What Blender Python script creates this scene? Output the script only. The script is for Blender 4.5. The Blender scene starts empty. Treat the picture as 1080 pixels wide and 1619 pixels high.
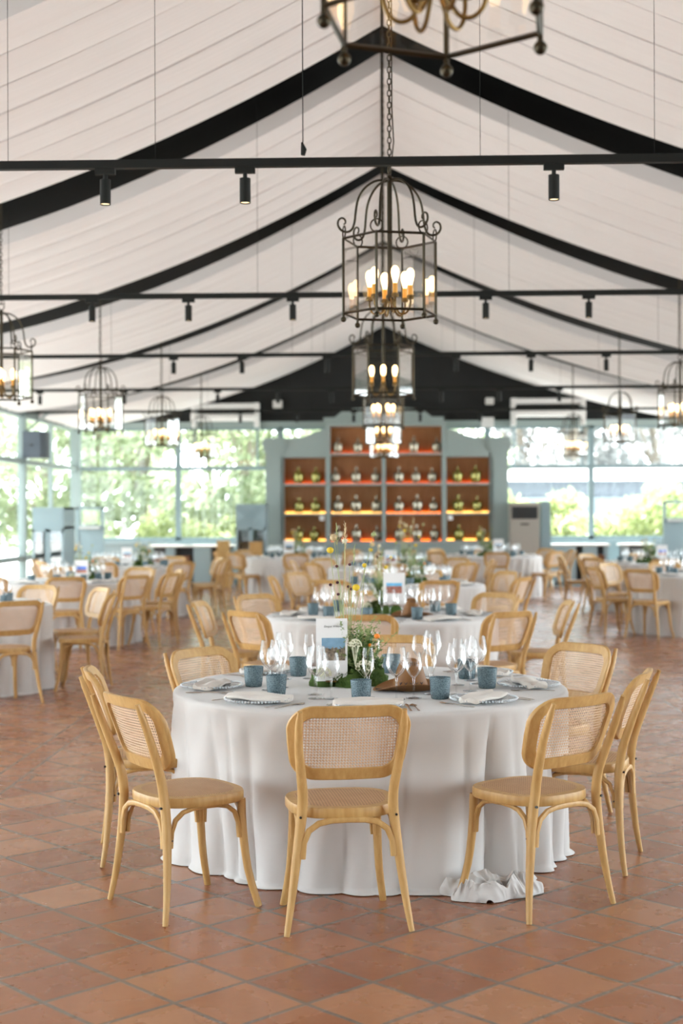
import bpy, math, random
from mathutils import Vector, Matrix, noise as mnoise
PI = math.pi
SC = bpy.context.scene
COL = SC.collection
random.seed(7)

# ------------------------------------------------------------------ camera, world, sun, exposure
F_PX = 2248.0
YAW, ROLL = math.atan(67 / F_PX), 0.004
cam_d = bpy.data.cameras.new('camera')
cam = bpy.data.objects.new('camera', cam_d); COL.objects.link(cam)
fw = Vector((-math.sin(YAW), math.cos(YAW), 0)); rt = Vector((math.cos(YAW), math.sin(YAW), 0)); up = Vector((0, 0, 1))
R_ = rt * math.cos(ROLL) - up * math.sin(ROLL); U_ = up * math.cos(ROLL) + rt * math.sin(ROLL)
cam.matrix_world = Matrix(((R_.x, U_.x, -fw.x, 0), (R_.y, U_.y, -fw.y, 0), (R_.z, U_.z, -fw.z, 1.6), (0, 0, 0, 1)))
cam_d.sensor_fit = 'VERTICAL'; cam_d.sensor_height = 36.0; cam_d.sensor_width = 24.0
cam_d.lens = F_PX / 1619 * 36.0
cam_d.dof.use_dof = True; cam_d.dof.focus_distance = 5.9; cam_d.dof.aperture_fstop = 2.3
cam_d.clip_end = 400
SC.camera = cam

world = bpy.data.worlds.new('world'); SC.world = world; world.use_nodes = True
bg = world.node_tree.nodes['Background']
bg.inputs['Color'].default_value = (0.84, 0.93, 1.0, 1); bg.inputs['Strength'].default_value = 6.2
sun_d = bpy.data.lights.new('sun', 'SUN'); sun_d.energy = 20.0; sun_d.angle = 0.03; sun_d.color = (1.0, 0.97, 0.92)
sun = bpy.data.objects.new('sun', sun_d); COL.objects.link(sun)
sun.rotation_euler = (math.radians(-27), math.radians(-12), 0)
SC.view_settings.view_transform = 'Standard'; SC.view_settings.look = 'None'
SC.view_settings.gamma = 1.0; SC.view_settings.use_curve_mapping = False
SC.view_settings.exposure = 0.6
SC.cycles.transparent_max_bounces = 40
SC.cycles.max_bounces = 8; SC.cycles.diffuse_bounces = 5; SC.cycles.glossy_bounces = 4; SC.cycles.transmission_bounces = 6
SC.cycles.caustics_reflective = False; SC.cycles.caustics_refractive = False
SC.cycles.sample_clamp_indirect = 6.0

# ------------------------------------------------------------------ helpers
class MB:
    """collects geometry; build() links it as ONE mesh object"""
    def __init__(s): s.v = []; s.f = []; s.uv = {}; s.mi = []; s.cur = 0
    def add(s, vs, fs):
        b = len(s.v); s.v += [tuple(v) for v in vs]
        for f in fs: s.f.append([i + b for i in f]); s.mi.append(s.cur)
        return b
    def box(s, x0, x1, y0, y1, z0, z1):
        vs = [(x, y, z) for z in (z0, z1) for y in (y0, y1) for x in (x0, x1)]
        s.add(vs, [(0, 2, 3, 1), (4, 5, 7, 6), (0, 1, 5, 4), (2, 6, 7, 3), (0, 4, 6, 2), (1, 3, 7, 5)])
    def tube(s, path, rad, n=8, closed=False, flat=1.0, ref=None):
        P = [Vector(p) for p in path]; m = len(P)
        rr = rad if isinstance(rad, (list, tuple)) else [rad] * m
        T = []
        for i in range(m):
            a = P[(i - 1) % m] if closed or i > 0 else P[i]
            b = P[(i + 1) % m] if closed or i < m - 1 else P[i]
            T.append((b - a).normalized())
        N = Vector(ref) if ref else (Vector((0, 0, 1)) if abs(T[0].z) < 0.9 else Vector((1, 0, 0)))
        vs = []
        for i in range(m):
            N = (N - T[i] * N.dot(T[i]))
            if N.length < 1e-6: N = T[i].orthogonal()
            N.normalize(); B = T[i].cross(N)
            for k in range(n):
                a = 2 * PI * k / n
                vs.append(P[i] + N * (math.cos(a) * rr[i]) + B * (math.sin(a) * rr[i] * flat))
        fs = []
        for i in range(m if closed else m - 1):
            j = (i + 1) % m
            for k in range(n):
                l = (k + 1) % n
                fs.append((i * n + k, i * n + l, j * n + l, j * n + k))
        if not closed:
            fs.append(tuple(reversed(range(n)))); fs.append(tuple((m - 1) * n + k for k in range(n)))
        s.add(vs, fs)
    def lathe(s, prof, n=20, c=(0, 0, 0), cap=True):
        vs = []; fs = []; m = len(prof)
        for r, z in prof:
            for k in range(n):
                a = 2 * PI * k / n; vs.append((c[0] + r * math.cos(a), c[1] + r * math.sin(a), c[2] + z))
        for i in range(m - 1):
            for k in range(n):
                l = (k + 1) % n; fs.append((i * n + k, i * n + l, (i + 1) * n + l, (i + 1) * n + k))
        if cap:
            if prof[0][0] > 1e-5: fs.append(tuple(reversed(range(n))))
        s.add(vs, fs)
    def ball(s, c, r, n=10, m=7, sz=1.0):
        s.lathe([(max(1e-4, r * math.sin(PI * i / m)), -r * sz * math.cos(PI * i / m)) for i in range(m + 1)], n, c, False)
    def loft(s, loops, cap0=True, cap1=True):
        n = len(loops[0]); vs = [p for L in loops for p in L]; fs = []
        for i in range(len(loops) - 1):
            for k in range(n):
                l = (k + 1) % n; fs.append((i * n + k, i * n + l, (i + 1) * n + l, (i + 1) * n + k))
        if cap0: fs.append(tuple(reversed(range(n))))
        if cap1: fs.append(tuple((len(loops) - 1) * n + k for k in range(n)))
        s.add(vs, fs)
    def grid(s, fn, nu, nv, uvs=None):
        vs = [fn(i / nu, j / nv) for j in range(nv + 1) for i in range(nu + 1)]
        fs = [(j * (nu + 1) + i, j * (nu + 1) + i + 1, (j + 1) * (nu + 1) + i + 1, (j + 1) * (nu + 1) + i) for j in range(nv) for i in range(nu)]
        b = s.add(vs, fs)
        if uvs:
            for j in range(nv + 1):
                for i in range(nu + 1): s.uv[b + j * (nu + 1) + i] = uvs(i / nu, j / nv)
    def mesh(s, name, mats, smooth=True, angle=40):
        me = bpy.data.meshes.new(name); me.from_pydata(s.v, [], s.f)
        for m in (mats if isinstance(mats, (list, tuple)) else [mats]): me.materials.append(m)
        if any(s.mi): me.polygons.foreach_set('material_index', s.mi)
        if s.uv:
            ul = me.uv_layers.new(name='uv')
            for lp in me.loops: ul.data[lp.index].uv = s.uv.get(lp.vertex_index, (0, 0))
        if smooth:
            me.polygons.foreach_set('use_smooth', [True] * len(me.polygons))
            me.set_sharp_from_angle(angle=math.radians(angle))
        me.update(); return me
    def build(s, name, mats, parent=None, smooth=True, angle=40):
        return link(name, s.mesh(name, mats, smooth, angle), parent)

def link(name, data, parent=None, loc=(0, 0, 0), rz=0.0):
    o = bpy.data.objects.new(name, data); COL.objects.link(o)
    if parent: o.parent = parent
    o.location = loc; o.rotation_euler = (0, 0, rz); return o
def tag(o, label, cat, group=None):
    o['label'] = label; o['category'] = cat
    if group: o['group'] = group
    return o
def thing(name, label, cat, loc=(0, 0, 0), rz=0.0, group=None): return tag(link(name, None, None, loc, rz), label, cat, group)
def struct(name, mb, m, smooth=False):
    o = mb.build(name, m, None, smooth); o['kind'] = 'structure'; return o
def copy_tree(o, parent=None, skip=()):
    c = o.copy(); COL.objects.link(c); c.parent = parent
    for ch in KIDS.get(o.name, []):
        if ch.name.split('.')[0] not in skip: copy_tree(ch, c, skip)
    return c
KIDS = {}
def index_kids(root):
    KIDS.clear()
    for o in bpy.data.objects:
        if o.parent: KIDS.setdefault(o.parent.name, []).append(o)
def px_of(p):
    q = Vector(p) - Vector((0, 0, 1.6)); d = q.dot(fw)
    if d < 0.3: return (-9999, -9999)
    return 540 + F_PX * q.dot(R_) / d, 809.5 - F_PX * q.dot(U_) / d
def in_view(p, m=70):
    x, y = px_of(p); return -m < x < 1080 + m

# ------------------------------------------------------------------ materials
class NT:
    def __init__(s, name):
        s.m = bpy.data.materials.new(name); s.m.use_nodes = True; s.t = s.m.node_tree; s.b = s.t.nodes['Principled BSDF']; s.out = s.t.nodes['Material Output']
    def n(s, typ, **kw):
        nd = s.t.nodes.new(typ)
        for k, v in kw.items():
            if k.startswith('i_'):
                key = k[2:]; key = int(key) if key.isdigit() else key.replace('_', ' ')
                s.set(nd.inputs[key], v)
            else: setattr(nd, k, v)
        return nd
    def set(s, inp, v):
        if isinstance(v, bpy.types.NodeSocket): s.t.links.new(v, inp)
        elif isinstance(v, bpy.types.Node): s.t.links.new(v.outputs[0], inp)
        elif isinstance(v, (tuple, list)) and len(v) == 3 and inp.type == 'RGBA': inp.default_value = (*v, 1)
        else: inp.default_value = v
    def math(s, op, a, b=0.0, c=None):
        nd = s.n('ShaderNodeMath', operation=op); s.set(nd.inputs[0], a); s.set(nd.inputs[1], b)
        if c is not None: s.set(nd.inputs[2], c)
        return nd.outputs[0]
    def mix(s, fac, a, b):
        nd = s.n('ShaderNodeMix', data_type='RGBA'); s.set(nd.inputs[0], fac); s.set(nd.inputs[6], a); s.set(nd.inputs[7], b); return nd.outputs[2]
    def obj(s, scale=(1, 1, 1)):
        tc = s.n('ShaderNodeTexCoord'); mp = s.n('ShaderNodeMapping'); s.t.links.new(tc.outputs['Object'], mp.inputs[0]); mp.inputs['Scale'].default_value = scale; return mp.outputs[0]
    def noise(s, vec, scale, detail=3, rough=0.5):
        nd = s.n('ShaderNodeTexNoise'); s.set(nd.inputs['Vector'], vec); nd.inputs['Scale'].default_value = scale; nd.inputs['Detail'].default_value = detail; nd.inputs['Roughness'].default_value = rough; return nd.outputs[0]
    def ramp(s, fac, stops):
        nd = s.n('ShaderNodeValToRGB'); s.set(nd.inputs[0], fac); el = nd.color_ramp.elements
        el[0].position, el[0].color = stops[0][0], (*stops[0][1], 1); el[1].position, el[1].color = stops[-1][0], (*stops[-1][1], 1)
        for p, c in stops[1:-1]: e = el.new(p); e.color = (*c, 1)
        return nd.outputs[0]
    def bump(s, h, dist=0.002, st=0.5):
        nd = s.n('ShaderNodeBump'); s.set(nd.inputs['Height'], h); nd.inputs['Distance'].default_value = dist; nd.inputs['Strength'].default_value = st; s.set(s.b.inputs['Normal'], nd.outputs[0])
    def p(s, **kw):
        for k, v in kw.items(): s.set(s.b.inputs[k.replace('_', ' ')], v)
        return s
def plain(name, col, rough=0.5, metal=0.0, spec=0.5, var=0.0, vs=8.0):
    t = NT(name)
    c = col
    if var:
        c = t.mix(t.noise(t.obj(), vs), tuple(x * (1 - var) for x in col), tuple(min(1, x * (1 + var)) for x in col))
    t.p(Base_Color=c, Roughness=rough, Metallic=metal); t.b.inputs['Specular IOR Level'].default_value = spec
    return t.m
def thin_glass(name, tint=(0.97, 0.98, 0.98), base=0.04, gain=1.0, rough=0.0, edge=None):
    t = NT(name); t.t.nodes.remove(t.b)
    tr = t.n('ShaderNodeBsdfTransparent', i_Color=tint); gl = t.n('ShaderNodeBsdfGlossy', i_Color=(1, 1, 1), i_Roughness=rough)
    fr = t.n('ShaderNodeFresnel', i_IOR=1.45)
    if edge:
        lw = t.n('ShaderNodeLayerWeight', i_Blend=0.5); t.set(tr.inputs[0], t.mix(t.math('POWER', lw.outputs['Facing'], 3.0), tint, tuple(x * edge for x in tint)))
    f = t.math('MINIMUM', t.math('MULTIPLY_ADD', fr.outputs[0], gain, base - 0.034 * gain), 1.0)
    mx = t.n('ShaderNodeMixShader'); t.set(mx.inputs[0], f); t.set(mx.inputs[1], tr.outputs[0]); t.set(mx.inputs[2], gl.outputs[0])
    t.t.links.new(mx.outputs[0], t.out.inputs[0]); return t.m
def emit(name, col, st):
    t = NT(name); t.p(Base_Color=(0, 0, 0), Emission_Color=col, Emission_Strength=st); return t.m

M = {}
def m_wood(name, c0, c1, rough=0.42):
    t = NT(name); v = t.obj((26, 26, 3.0)); n = t.noise(v, 1.6, 4, 0.6); n2 = t.noise(t.obj((3, 3, 1)), 2.0, 2)
    c = t.ramp(t.math('MULTIPLY_ADD', n2, 0.35, t.math('MULTIPLY', n, 0.75)), [(0.3, c0), (0.75, c1)])
    t.p(Base_Color=c, Roughness=rough); t.b.inputs['Specular IOR Level'].default_value = 0.4; t.bump(n, 0.0006, 0.3); return t.m
M['wood'] = m_wood('honey_wood', (0.41, 0.215, 0.058), (0.60, 0.375, 0.148))
M['brown_wood'] = m_wood('brown_wood', (0.15, 0.055, 0.02), (0.25, 0.10, 0.04)); M['shelf_wood'] = m_wood('shelf_back_wood', (0.30, 0.115, 0.035), (0.42, 0.19, 0.07))
def m_cane(name, holes=True):
    t = NT(name); uv = t.n('ShaderNodeUVMap'); sp = t.n('ShaderNodeSeparateXYZ'); t.set(sp.inputs[0], uv.outputs[0])
    P = 0.0116 if holes else 0.0118
    u = t.math('DIVIDE', sp.outputs[0], P); v = t.math('DIVIDE', sp.outputs[1], P)
    fu = t.math('SUBTRACT', t.math('FRACT', u), 0.5); fv = t.math('SUBTRACT', t.math('FRACT', v), 0.5)
    d = t.math('SQRT', t.math('ADD', t.math('MULTIPLY', fu, fu), t.math('MULTIPLY', fv, fv)))
    w = t.math('SINE', t.math('MULTIPLY', t.math('ADD', u, v), 2 * PI * 1.0)); big = t.noise(uv.outputs[0], 9, 2)
    if holes:
        col = t.mix(t.math('MULTIPLY_ADD', w, 0.25, big), (0.58, 0.375, 0.225), (0.78, 0.585, 0.42))
        t.p(Base_Color=col, Roughness=0.5)
        hole = t.math('LESS_THAN', d, 0.315)
        tr = t.n('ShaderNodeBsdfTransparent'); mx = t.n('ShaderNodeMixShader'); t.set(mx.inputs[0], hole)
        t.t.links.new(t.b.outputs[0], mx.inputs[1]); t.t.links.new(tr.outputs[0], mx.inputs[2]); t.t.links.new(mx.outputs[0], t.out.inputs[0])
    else:
        col = t.mix(t.math('LESS_THAN', d, 0.24), t.mix(t.math('MULTIPLY_ADD', w, 0.3, big), (0.42, 0.215, 0.085), (0.60, 0.37, 0.185)), (0.20, 0.085, 0.03))
        t.p(Base_Color=col, Roughness=0.5)
    t.bump(t.math('MULTIPLY_ADD', w, 0.3, d), 0.0015, 0.5); return t.m
M['cane'] = m_cane('woven_cane'); M['seat_cane'] = m_cane('woven_seat_cane', False)
M['bolt'] = plain('dark_bolt', (0.05, 0.05, 0.05), 0.3, 0.9)
def m_cloth(name, c, sc=900, var=0.05):
    t = NT(name); v = t.obj(); n = t.noise(v, sc, 2); n2 = t.noise(v, 3, 3)
    t.p(Base_Color=t.mix(n2, tuple(x * (1 - var) for x in c), tuple(min(1, x * (1 + var)) for x in c)), Roughness=0.9, Sheen_Weight=0.25)
    t.b.inputs['Specular IOR Level'].default_value = 0.15; t.bump(n, 0.0006, 0.4); return t.m
M['linen'] = m_cloth('grey_linen', (0.615, 0.59, 0.57))
M['napkin'] = m_cloth('beige_napkin', (0.70, 0.645, 0.585))
def m_ceiling():
    t = NT('ceiling_fabric'); tc = t.obj((0.35, 9, 0.35)); n = t.noise(tc, 2.2, 4, 0.6)
    t.p(Base_Color=t.mix(n, (0.74, 0.715, 0.715), (0.80, 0.775, 0.775)), Roughness=0.95, Sheen_Weight=0.2); t.b.inputs['Specular IOR Level'].default_value = 0.1
    t.bump(n, 0.02, 0.5); return t.m
M['drape'] = m_ceiling()
M['black'] = plain('black_steel', (0.010, 0.011, 0.010), 0.6, 0.0, 0.2)
M['roof'] = plain('dark_roof', (0.01, 0.011, 0.011), 0.8, var=0.2, vs=3)
M['iron'] = plain('dark_bronze_iron', (0.045, 0.036, 0.022), 0.38, 0.85, var=0.25, vs=30)
M['brass'] = plain('aged_brass', (0.17, 0.105, 0.035), 0.36, 0.9, var=0.2, vs=30)
M['sleeve'] = plain('amber_candle_sleeve', (0.88, 0.42, 0.05), 0.5)
M['teal'] = plain('blue_grey_paint', (0.30, 0.40, 0.43), 0.5, var=0.06, vs=2)
M['teal_dk'] = plain('blue_grey_frame_paint', (0.22, 0.30, 0.32), 0.5, var=0.06, vs=2)
M['sage'] = plain('sage_grey_paint', (0.30, 0.37, 0.36), 0.55, var=0.05, vs=2)
M['white'] = plain('white_paint', (0.80, 0.80, 0.79), 0.5)
M['offwhite'] = plain('off_white_top', (0.72, 0.70, 0.66), 0.4)
M['speaker'] = plain('slate_speaker', (0.085, 0.105, 0.13), 0.6)
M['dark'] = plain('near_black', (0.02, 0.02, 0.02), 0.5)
M['ac'] = plain('beige_plastic', (0.34, 0.31, 0.27), 0.45)
M['silver'] = plain('pale_gold_steel', (0.62, 0.52, 0.42), 0.22, 1.0)
M['pane'] = thin_glass('window_glass', (0.96, 0.98, 0.97), 0.04, 0.8)
M['lantern_pane'] = thin_glass('lantern_glass', (0.95, 0.94, 0.92), 0.03, 0.5)
M['glass'] = thin_glass('clear_glass', (0.985, 0.988, 0.99), 0.030, 0.52, 0.0, 0.64)
def m_beads():
    t = NT('beaded_glass'); t.p(Base_Color=(0.80, 0.83, 0.86), Roughness=0.08); t.b.inputs['Coat Weight'].default_value = 0.5
    tr = t.n('ShaderNodeBsdfTransparent', i_Color=(0.95, 0.97, 0.98)); mx = t.n('ShaderNodeMixShader'); mx.inputs[0].default_value = 0.5
    t.t.links.new(t.b.outputs[0], mx.inputs[1]); t.t.links.new(tr.outputs[0], mx.inputs[2]); t.t.links.new(mx.outputs[0], t.out.inputs[0]); return t.m
M['beads'] = m_beads()
M['cab_glass'] = thin_glass('cabinet_glass', (0.8, 0.84, 0.84), 0.16, 1.0)
def m_tumbler():
    t = NT('embossed_blue_glass'); v = t.obj(); vo = t.n('ShaderNodeTexVoronoi', feature='DISTANCE_TO_EDGE'); t.set(vo.inputs['Vector'], v); vo.inputs['Scale'].default_value = 120
    c = t.ramp(vo.outputs[0], [(0.0, (0.26, 0.36, 0.40)), (0.16, (0.12, 0.18, 0.205)), (0.6, (0.07, 0.115, 0.135))])
    t.p(Base_Color=c, Roughness=0.18); t.bump(vo.outputs[0], 0.004, 0.8)
    tr = t.n('ShaderNodeBsdfTransparent', i_Color=(0.42, 0.56, 0.60)); mx = t.n('ShaderNodeMixShader'); mx.inputs[0].default_value = 0.32
    t.t.links.new(t.b.outputs[0], mx.inputs[1]); t.t.links.new(tr.outputs[0], mx.inputs[2]); t.t.links.new(mx.outputs[0], t.out.inputs[0]); return t.m
M['tumbler'] = m_tumbler()
def m_vessel(name, c, spec):
    t = NT(name); t.p(Base_Color=c, Roughness=0.14, Metallic=0.55); t.b.inputs['Specular IOR Level'].default_value = spec; t.b.inputs['Coat Weight'].default_value = 0.6; return t.m
M['smoke'] = m_vessel('smoked_glass', (0.33, 0.29, 0.21), 0.9); M['olive'] = m_vessel('olive_glass', (0.30, 0.27, 0.05), 0.8)
M['led'] = emit('orange_shelf_light', (1.0, 0.22, 0.02), 7.0); M['led_y'] = emit('amber_shelf_light', (1.0, 0.50, 0.10), 3.0)
M['bulb'] = emit('warm_bulb', (1.0, 0.66, 0.30), 5.0); M['spot_lens'] = emit('spot_lens', (1.0, 0.75, 0.4), 2.0)
M['moss'] = plain('moss', (0.055, 0.10, 0.016), 0.95, var=0.5, vs=60)
M['leaf'] = plain('leaf_green', (0.10, 0.18, 0.045), 0.6, var=0.4, vs=25)
M['leaf2'] = plain('pale_leaf_green', (0.26, 0.34, 0.12), 0.6, var=0.3, vs=25)
M['stem'] = plain('stem_green', (0.34, 0.38, 0.16), 0.6)
M['straw'] = plain('straw', (0.62, 0.48, 0.28), 0.8)
M['yellow'] = plain('yellow_bloom', (0.72, 0.50, 0.03), 0.8, var=0.2, vs=300)
M['orange'] = plain('orange_bloom', (0.85, 0.24, 0.02), 0.7)
M['burgundy'] = plain('burgundy_bloom', (0.06, 0.008, 0.015), 0.7)
M['cream'] = plain('cream_bloom', (0.72, 0.70, 0.52), 0.8)
M['card'] = plain('white_card', (0.82, 0.80, 0.79), 0.7)
M['ink'] = plain('ink', (0.05, 0.045, 0.045), 0.8)
M['leather'] = plain('brown_leather', (0.24, 0.10, 0.022), 0.55, var=0.15, vs=20)
M['trunk'] = plain('bark', (0.30, 0.26, 0.21), 0.9, var=0.3, vs=6)
def m_leaves(name, c0, c1):
    t = NT(name); oi = t.n('ShaderNodeNewGeometry')
    c = t.mix(oi.outputs['Random Per Island'], c0, c1); t.p(Base_Color=c, Roughness=0.6)
    tl = t.n('ShaderNodeBsdfTranslucent'); t.set(tl.inputs[0], c); mx = t.n('ShaderNodeMixShader'); mx.inputs[0].default_value = 0.55
    t.t.links.new(t.b.outputs[0], mx.inputs[1]); t.t.links.new(tl.outputs[0], mx.inputs[2]); t.t.links.new(mx.outputs[0], t.out.inputs[0]); return t.m
M['tree_a'] = m_leaves('tree_leaves', (0.24, 0.30, 0.17), (0.52, 0.57, 0.40)); M['tree_b'] = m_leaves('grey_tree_leaves', (0.25, 0.26, 0.26), (0.50, 0.51, 0.49)); M['hedge'] = m_leaves('hedge_leaves', (0.26, 0.32, 0.12), (0.52, 0.56, 0.30))
M['gravel'] = plain('pale_gravel', (0.52, 0.51, 0.49), 0.95, var=0.2, vs=2)
M['render'] = plain('white_render', (0.85, 0.85, 0.83), 0.9)
M['fence'] = plain('pale_blue_fence', (0.15, 0.185, 0.205), 0.7)
def m_picture(name, sky, lo, hi, hz):
    t = NT(name); uv = t.n('ShaderNodeUVMap'); sp = t.n('ShaderNodeSeparateXYZ'); t.set(sp.inputs[0], uv.outputs[0])
    n = t.noise(uv.outputs[0], 7, 5, 0.7); n2 = t.noise(uv.outputs[0], 3, 3)
    land = t.ramp(n, [(0.35, lo), (0.62, hi)]); sk = t.mix(n2, sky, tuple(min(1, x * 1.8 + 0.06) for x in sky))
    f = t.math('GREATER_THAN', sp.outputs[1], t.math('MULTIPLY_ADD', t.noise(uv.outputs[0], 12, 3), 0.5, hz - 0.25))
    t.p(Base_Color=t.mix(f, land, sk), Roughness=0.6); return t.m
M['pic_a'] = m_picture('picture_of_a_square', (0.13, 0.24, 0.34), (0.04, 0.03, 0.02), (0.34, 0.25, 0.17), 0.55)
M['pic_b'] = m_picture('picture_of_red_houses', (0.10, 0.34, 0.55), (0.07, 0.07, 0.08), (0.60, 0.20, 0.12), 0.68)
M['pic_c'] = m_picture('picture_of_blue_and_red', (0.06, 0.16, 0.55), (0.45, 0.08, 0.04), (0.65, 0.35, 0.22), 0.5)
def m_floor():
    t = NT('terracotta_tiles'); tc = t.n('ShaderNodeTexCoord'); sp = t.n('ShaderNodeSeparateXYZ'); t.set(sp.inputs[0], tc.outputs['Object'])
    X, Y = sp.outputs[0], sp.outputs[1]; S = 0.305; k = 1 / (math.sqrt(2) * S)
    wob = t.noise(tc.outputs['Object'], 3.0, 2); wo = t.math('MULTIPLY', t.math('SUBTRACT', wob, 0.5), 0.04)
    u = t.math('ADD', t.math('MULTIPLY_ADD', t.math('ADD', X, Y), k, -0.113), wo); v = t.math('ADD', t.math('MULTIPLY_ADD', t.math('SUBTRACT', Y, X), k, -0.312), wo)
    B = 4.72; W = 0.085
    def strip(c, o):
        return t.math('MULTIPLY', t.math('SUBTRACT', t.math('FRACT', t.math('MULTIPLY_ADD', c, 1 / B, -o / B + 0.5)), 0.5), B)
    sx = strip(X, -2.28); sy = strip(Y, 8.52)
    ax, ay = t.math('ABSOLUTE', sx), t.math('ABSOLUTE', sy)
    inx = t.math('LESS_THAN', ax, W); iny = t.math('LESS_THAN', ay, W); ins = t.math('MAXIMUM', inx, iny)
    def sel(f, a, b): return t.math('ADD', t.math('MULTIPLY', f, b), t.math('MULTIPLY', t.math('SUBTRACT', 1.0, f), a))
    us = sel(iny, t.math('MULTIPLY', Y, 1 / 0.305), t.math('MULTIPLY', X, 1 / 0.305))
    uu = sel(ins, u, us); vv = sel(ins, v, 0.5)
    def edge(c): return t.math('SUBTRACT', 0.5, t.math('ABSOLUTE', t.math('SUBTRACT', t.math('FRACT', c), 0.5)))
    e = t.math('MINIMUM', edge(uu), edge(vv))
    eb = t.math('MULTIPLY', t.math('MINIMUM', t.math('ABSOLUTE', t.math('SUBTRACT', ax, W)), t.math('ABSOLUTE', t.math('SUBTRACT', ay, W))), 1 / S)
    e = t.math('MINIMUM', e, eb)
    e = t.math('ADD', e, t.math('MULTIPLY', t.math('SUBTRACT', t.noise(tc.outputs['Object'], 45, 3), 0.5), 0.012))
    mr = t.n('ShaderNodeMapRange', i_From_Min=0.020, i_From_Max=0.038); t.set(mr.inputs[0], e); tile = mr.outputs[0]
    cb = t.n('ShaderNodeCombineXYZ'); t.set(cb.inputs[0], t.math('FLOOR', uu)); t.set(cb.inputs[1], t.math('FLOOR', vv)); t.set(cb.inputs[2], t.math('MULTIPLY', ins, 7.0))
    wn = t.n('ShaderNodeTexWhiteNoise'); t.set(wn.inputs[0], cb.outputs[0])
    c = t.ramp(wn.outputs[0], [(0, (0.25, 0.072, 0.025)), (0.35, (0.32, 0.102, 0.038)), (0.7, (0.38, 0.138, 0.055)), (1, (0.46, 0.21, 0.10))])
    big = t.noise(tc.outputs['Object'], 4.0, 4, 0.55); fine = t.noise(tc.outputs['Object'], 40, 4, 0.7)
    c = t.mix(t.math('MULTIPLY_ADD', fine, 0.35, t.math('MULTIPLY_ADD', big, 0.9, -0.2)), t.mix(0.35, c, (0.16, 0.065, 0.035)), t.mix(0.3, c, (0.58, 0.36, 0.24)))
    c = t.mix(tile, t.mix(fine, (0.11, 0.082, 0.063), (0.26, 0.205, 0.16)), c)
    t.p(Base_Color=c, Roughness=t.math('MULTIPLY_ADD', big, 0.22, 0.16)); t.b.inputs['Specular IOR Level'].default_value = 0.45
    h = t.math('ADD', t.math('MULTIPLY', tile, 1.0), t.math('MULTIPLY_ADD', big, 0.4, t.math('MULTIPLY', wn.outputs[0], 0.25))); t.bump(h, 0.003, 0.36)
    return t.m
M['floor'] = m_floor()

# ------------------------------------------------------------------ the hall: floor, walls, roof
XW, Y0, YW, ZE = 6.83, -6.43, 31.33, 3.57
BAY = 4.72
FR = [Y0 + BAY * k for k in range(9)]            # frame lines, the last one is the far wall
b = MB(); b.box(-XW - 0.1, XW + 0.1, Y0 - 0.1, YW + 0.1, -0.12, 0); struct('floor', b, M['floor'])
b = MB()
for s in (-1, 1):  # outer eaves overhang is unseen, added to keep sun off the floor
    b.add([(0, Y0 - 1, 6.15), (0, YW + 0.6, 6.15), (s * (XW + 1.3), YW + 0.6, 3.72), (s * (XW + 1.3), Y0 - 1, 3.72),
           (0, Y0 - 1, 6.3), (0, YW + 0.6, 6.3), (s * (XW + 1.3), YW + 0.6, 3.87), (s * (XW + 1.3), Y0 - 1, 3.87)],
          [(0, 1, 2, 3), (4, 7, 6, 5), (0, 3, 7, 4), (1, 5, 6, 2), (2, 6, 7, 3)])
struct('ceiling', b, M['roof'])
for k, yf in enumerate(FR[:-1]):
    b = MB()
    for s in (-1, 1): b.tube([(0, yf, 5.92), (s * XW, yf, 3.66)], 0.09, 4, ref=(0, 1, 0))
    for s in (-1, 1): b.tube([(s * 1.2, yf, 5.5), (s * 1.2, yf, 6.0)], 0.02, 4)
    struct('roof_beam', b, M['black'])
# gable of the far wall, dark
b = MB(); b.loft([[(-XW - 0.2, y, ZE + 0.02), (XW + 0.2, y, ZE + 0.02), (XW + 0.2, y, 3.95), (0, y, 6.15), (-XW - 0.2, y, 3.95)] for y in (YW + 0.05, YW + 0.2)])
struct('wall_gable', b, M['roof'])
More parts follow.
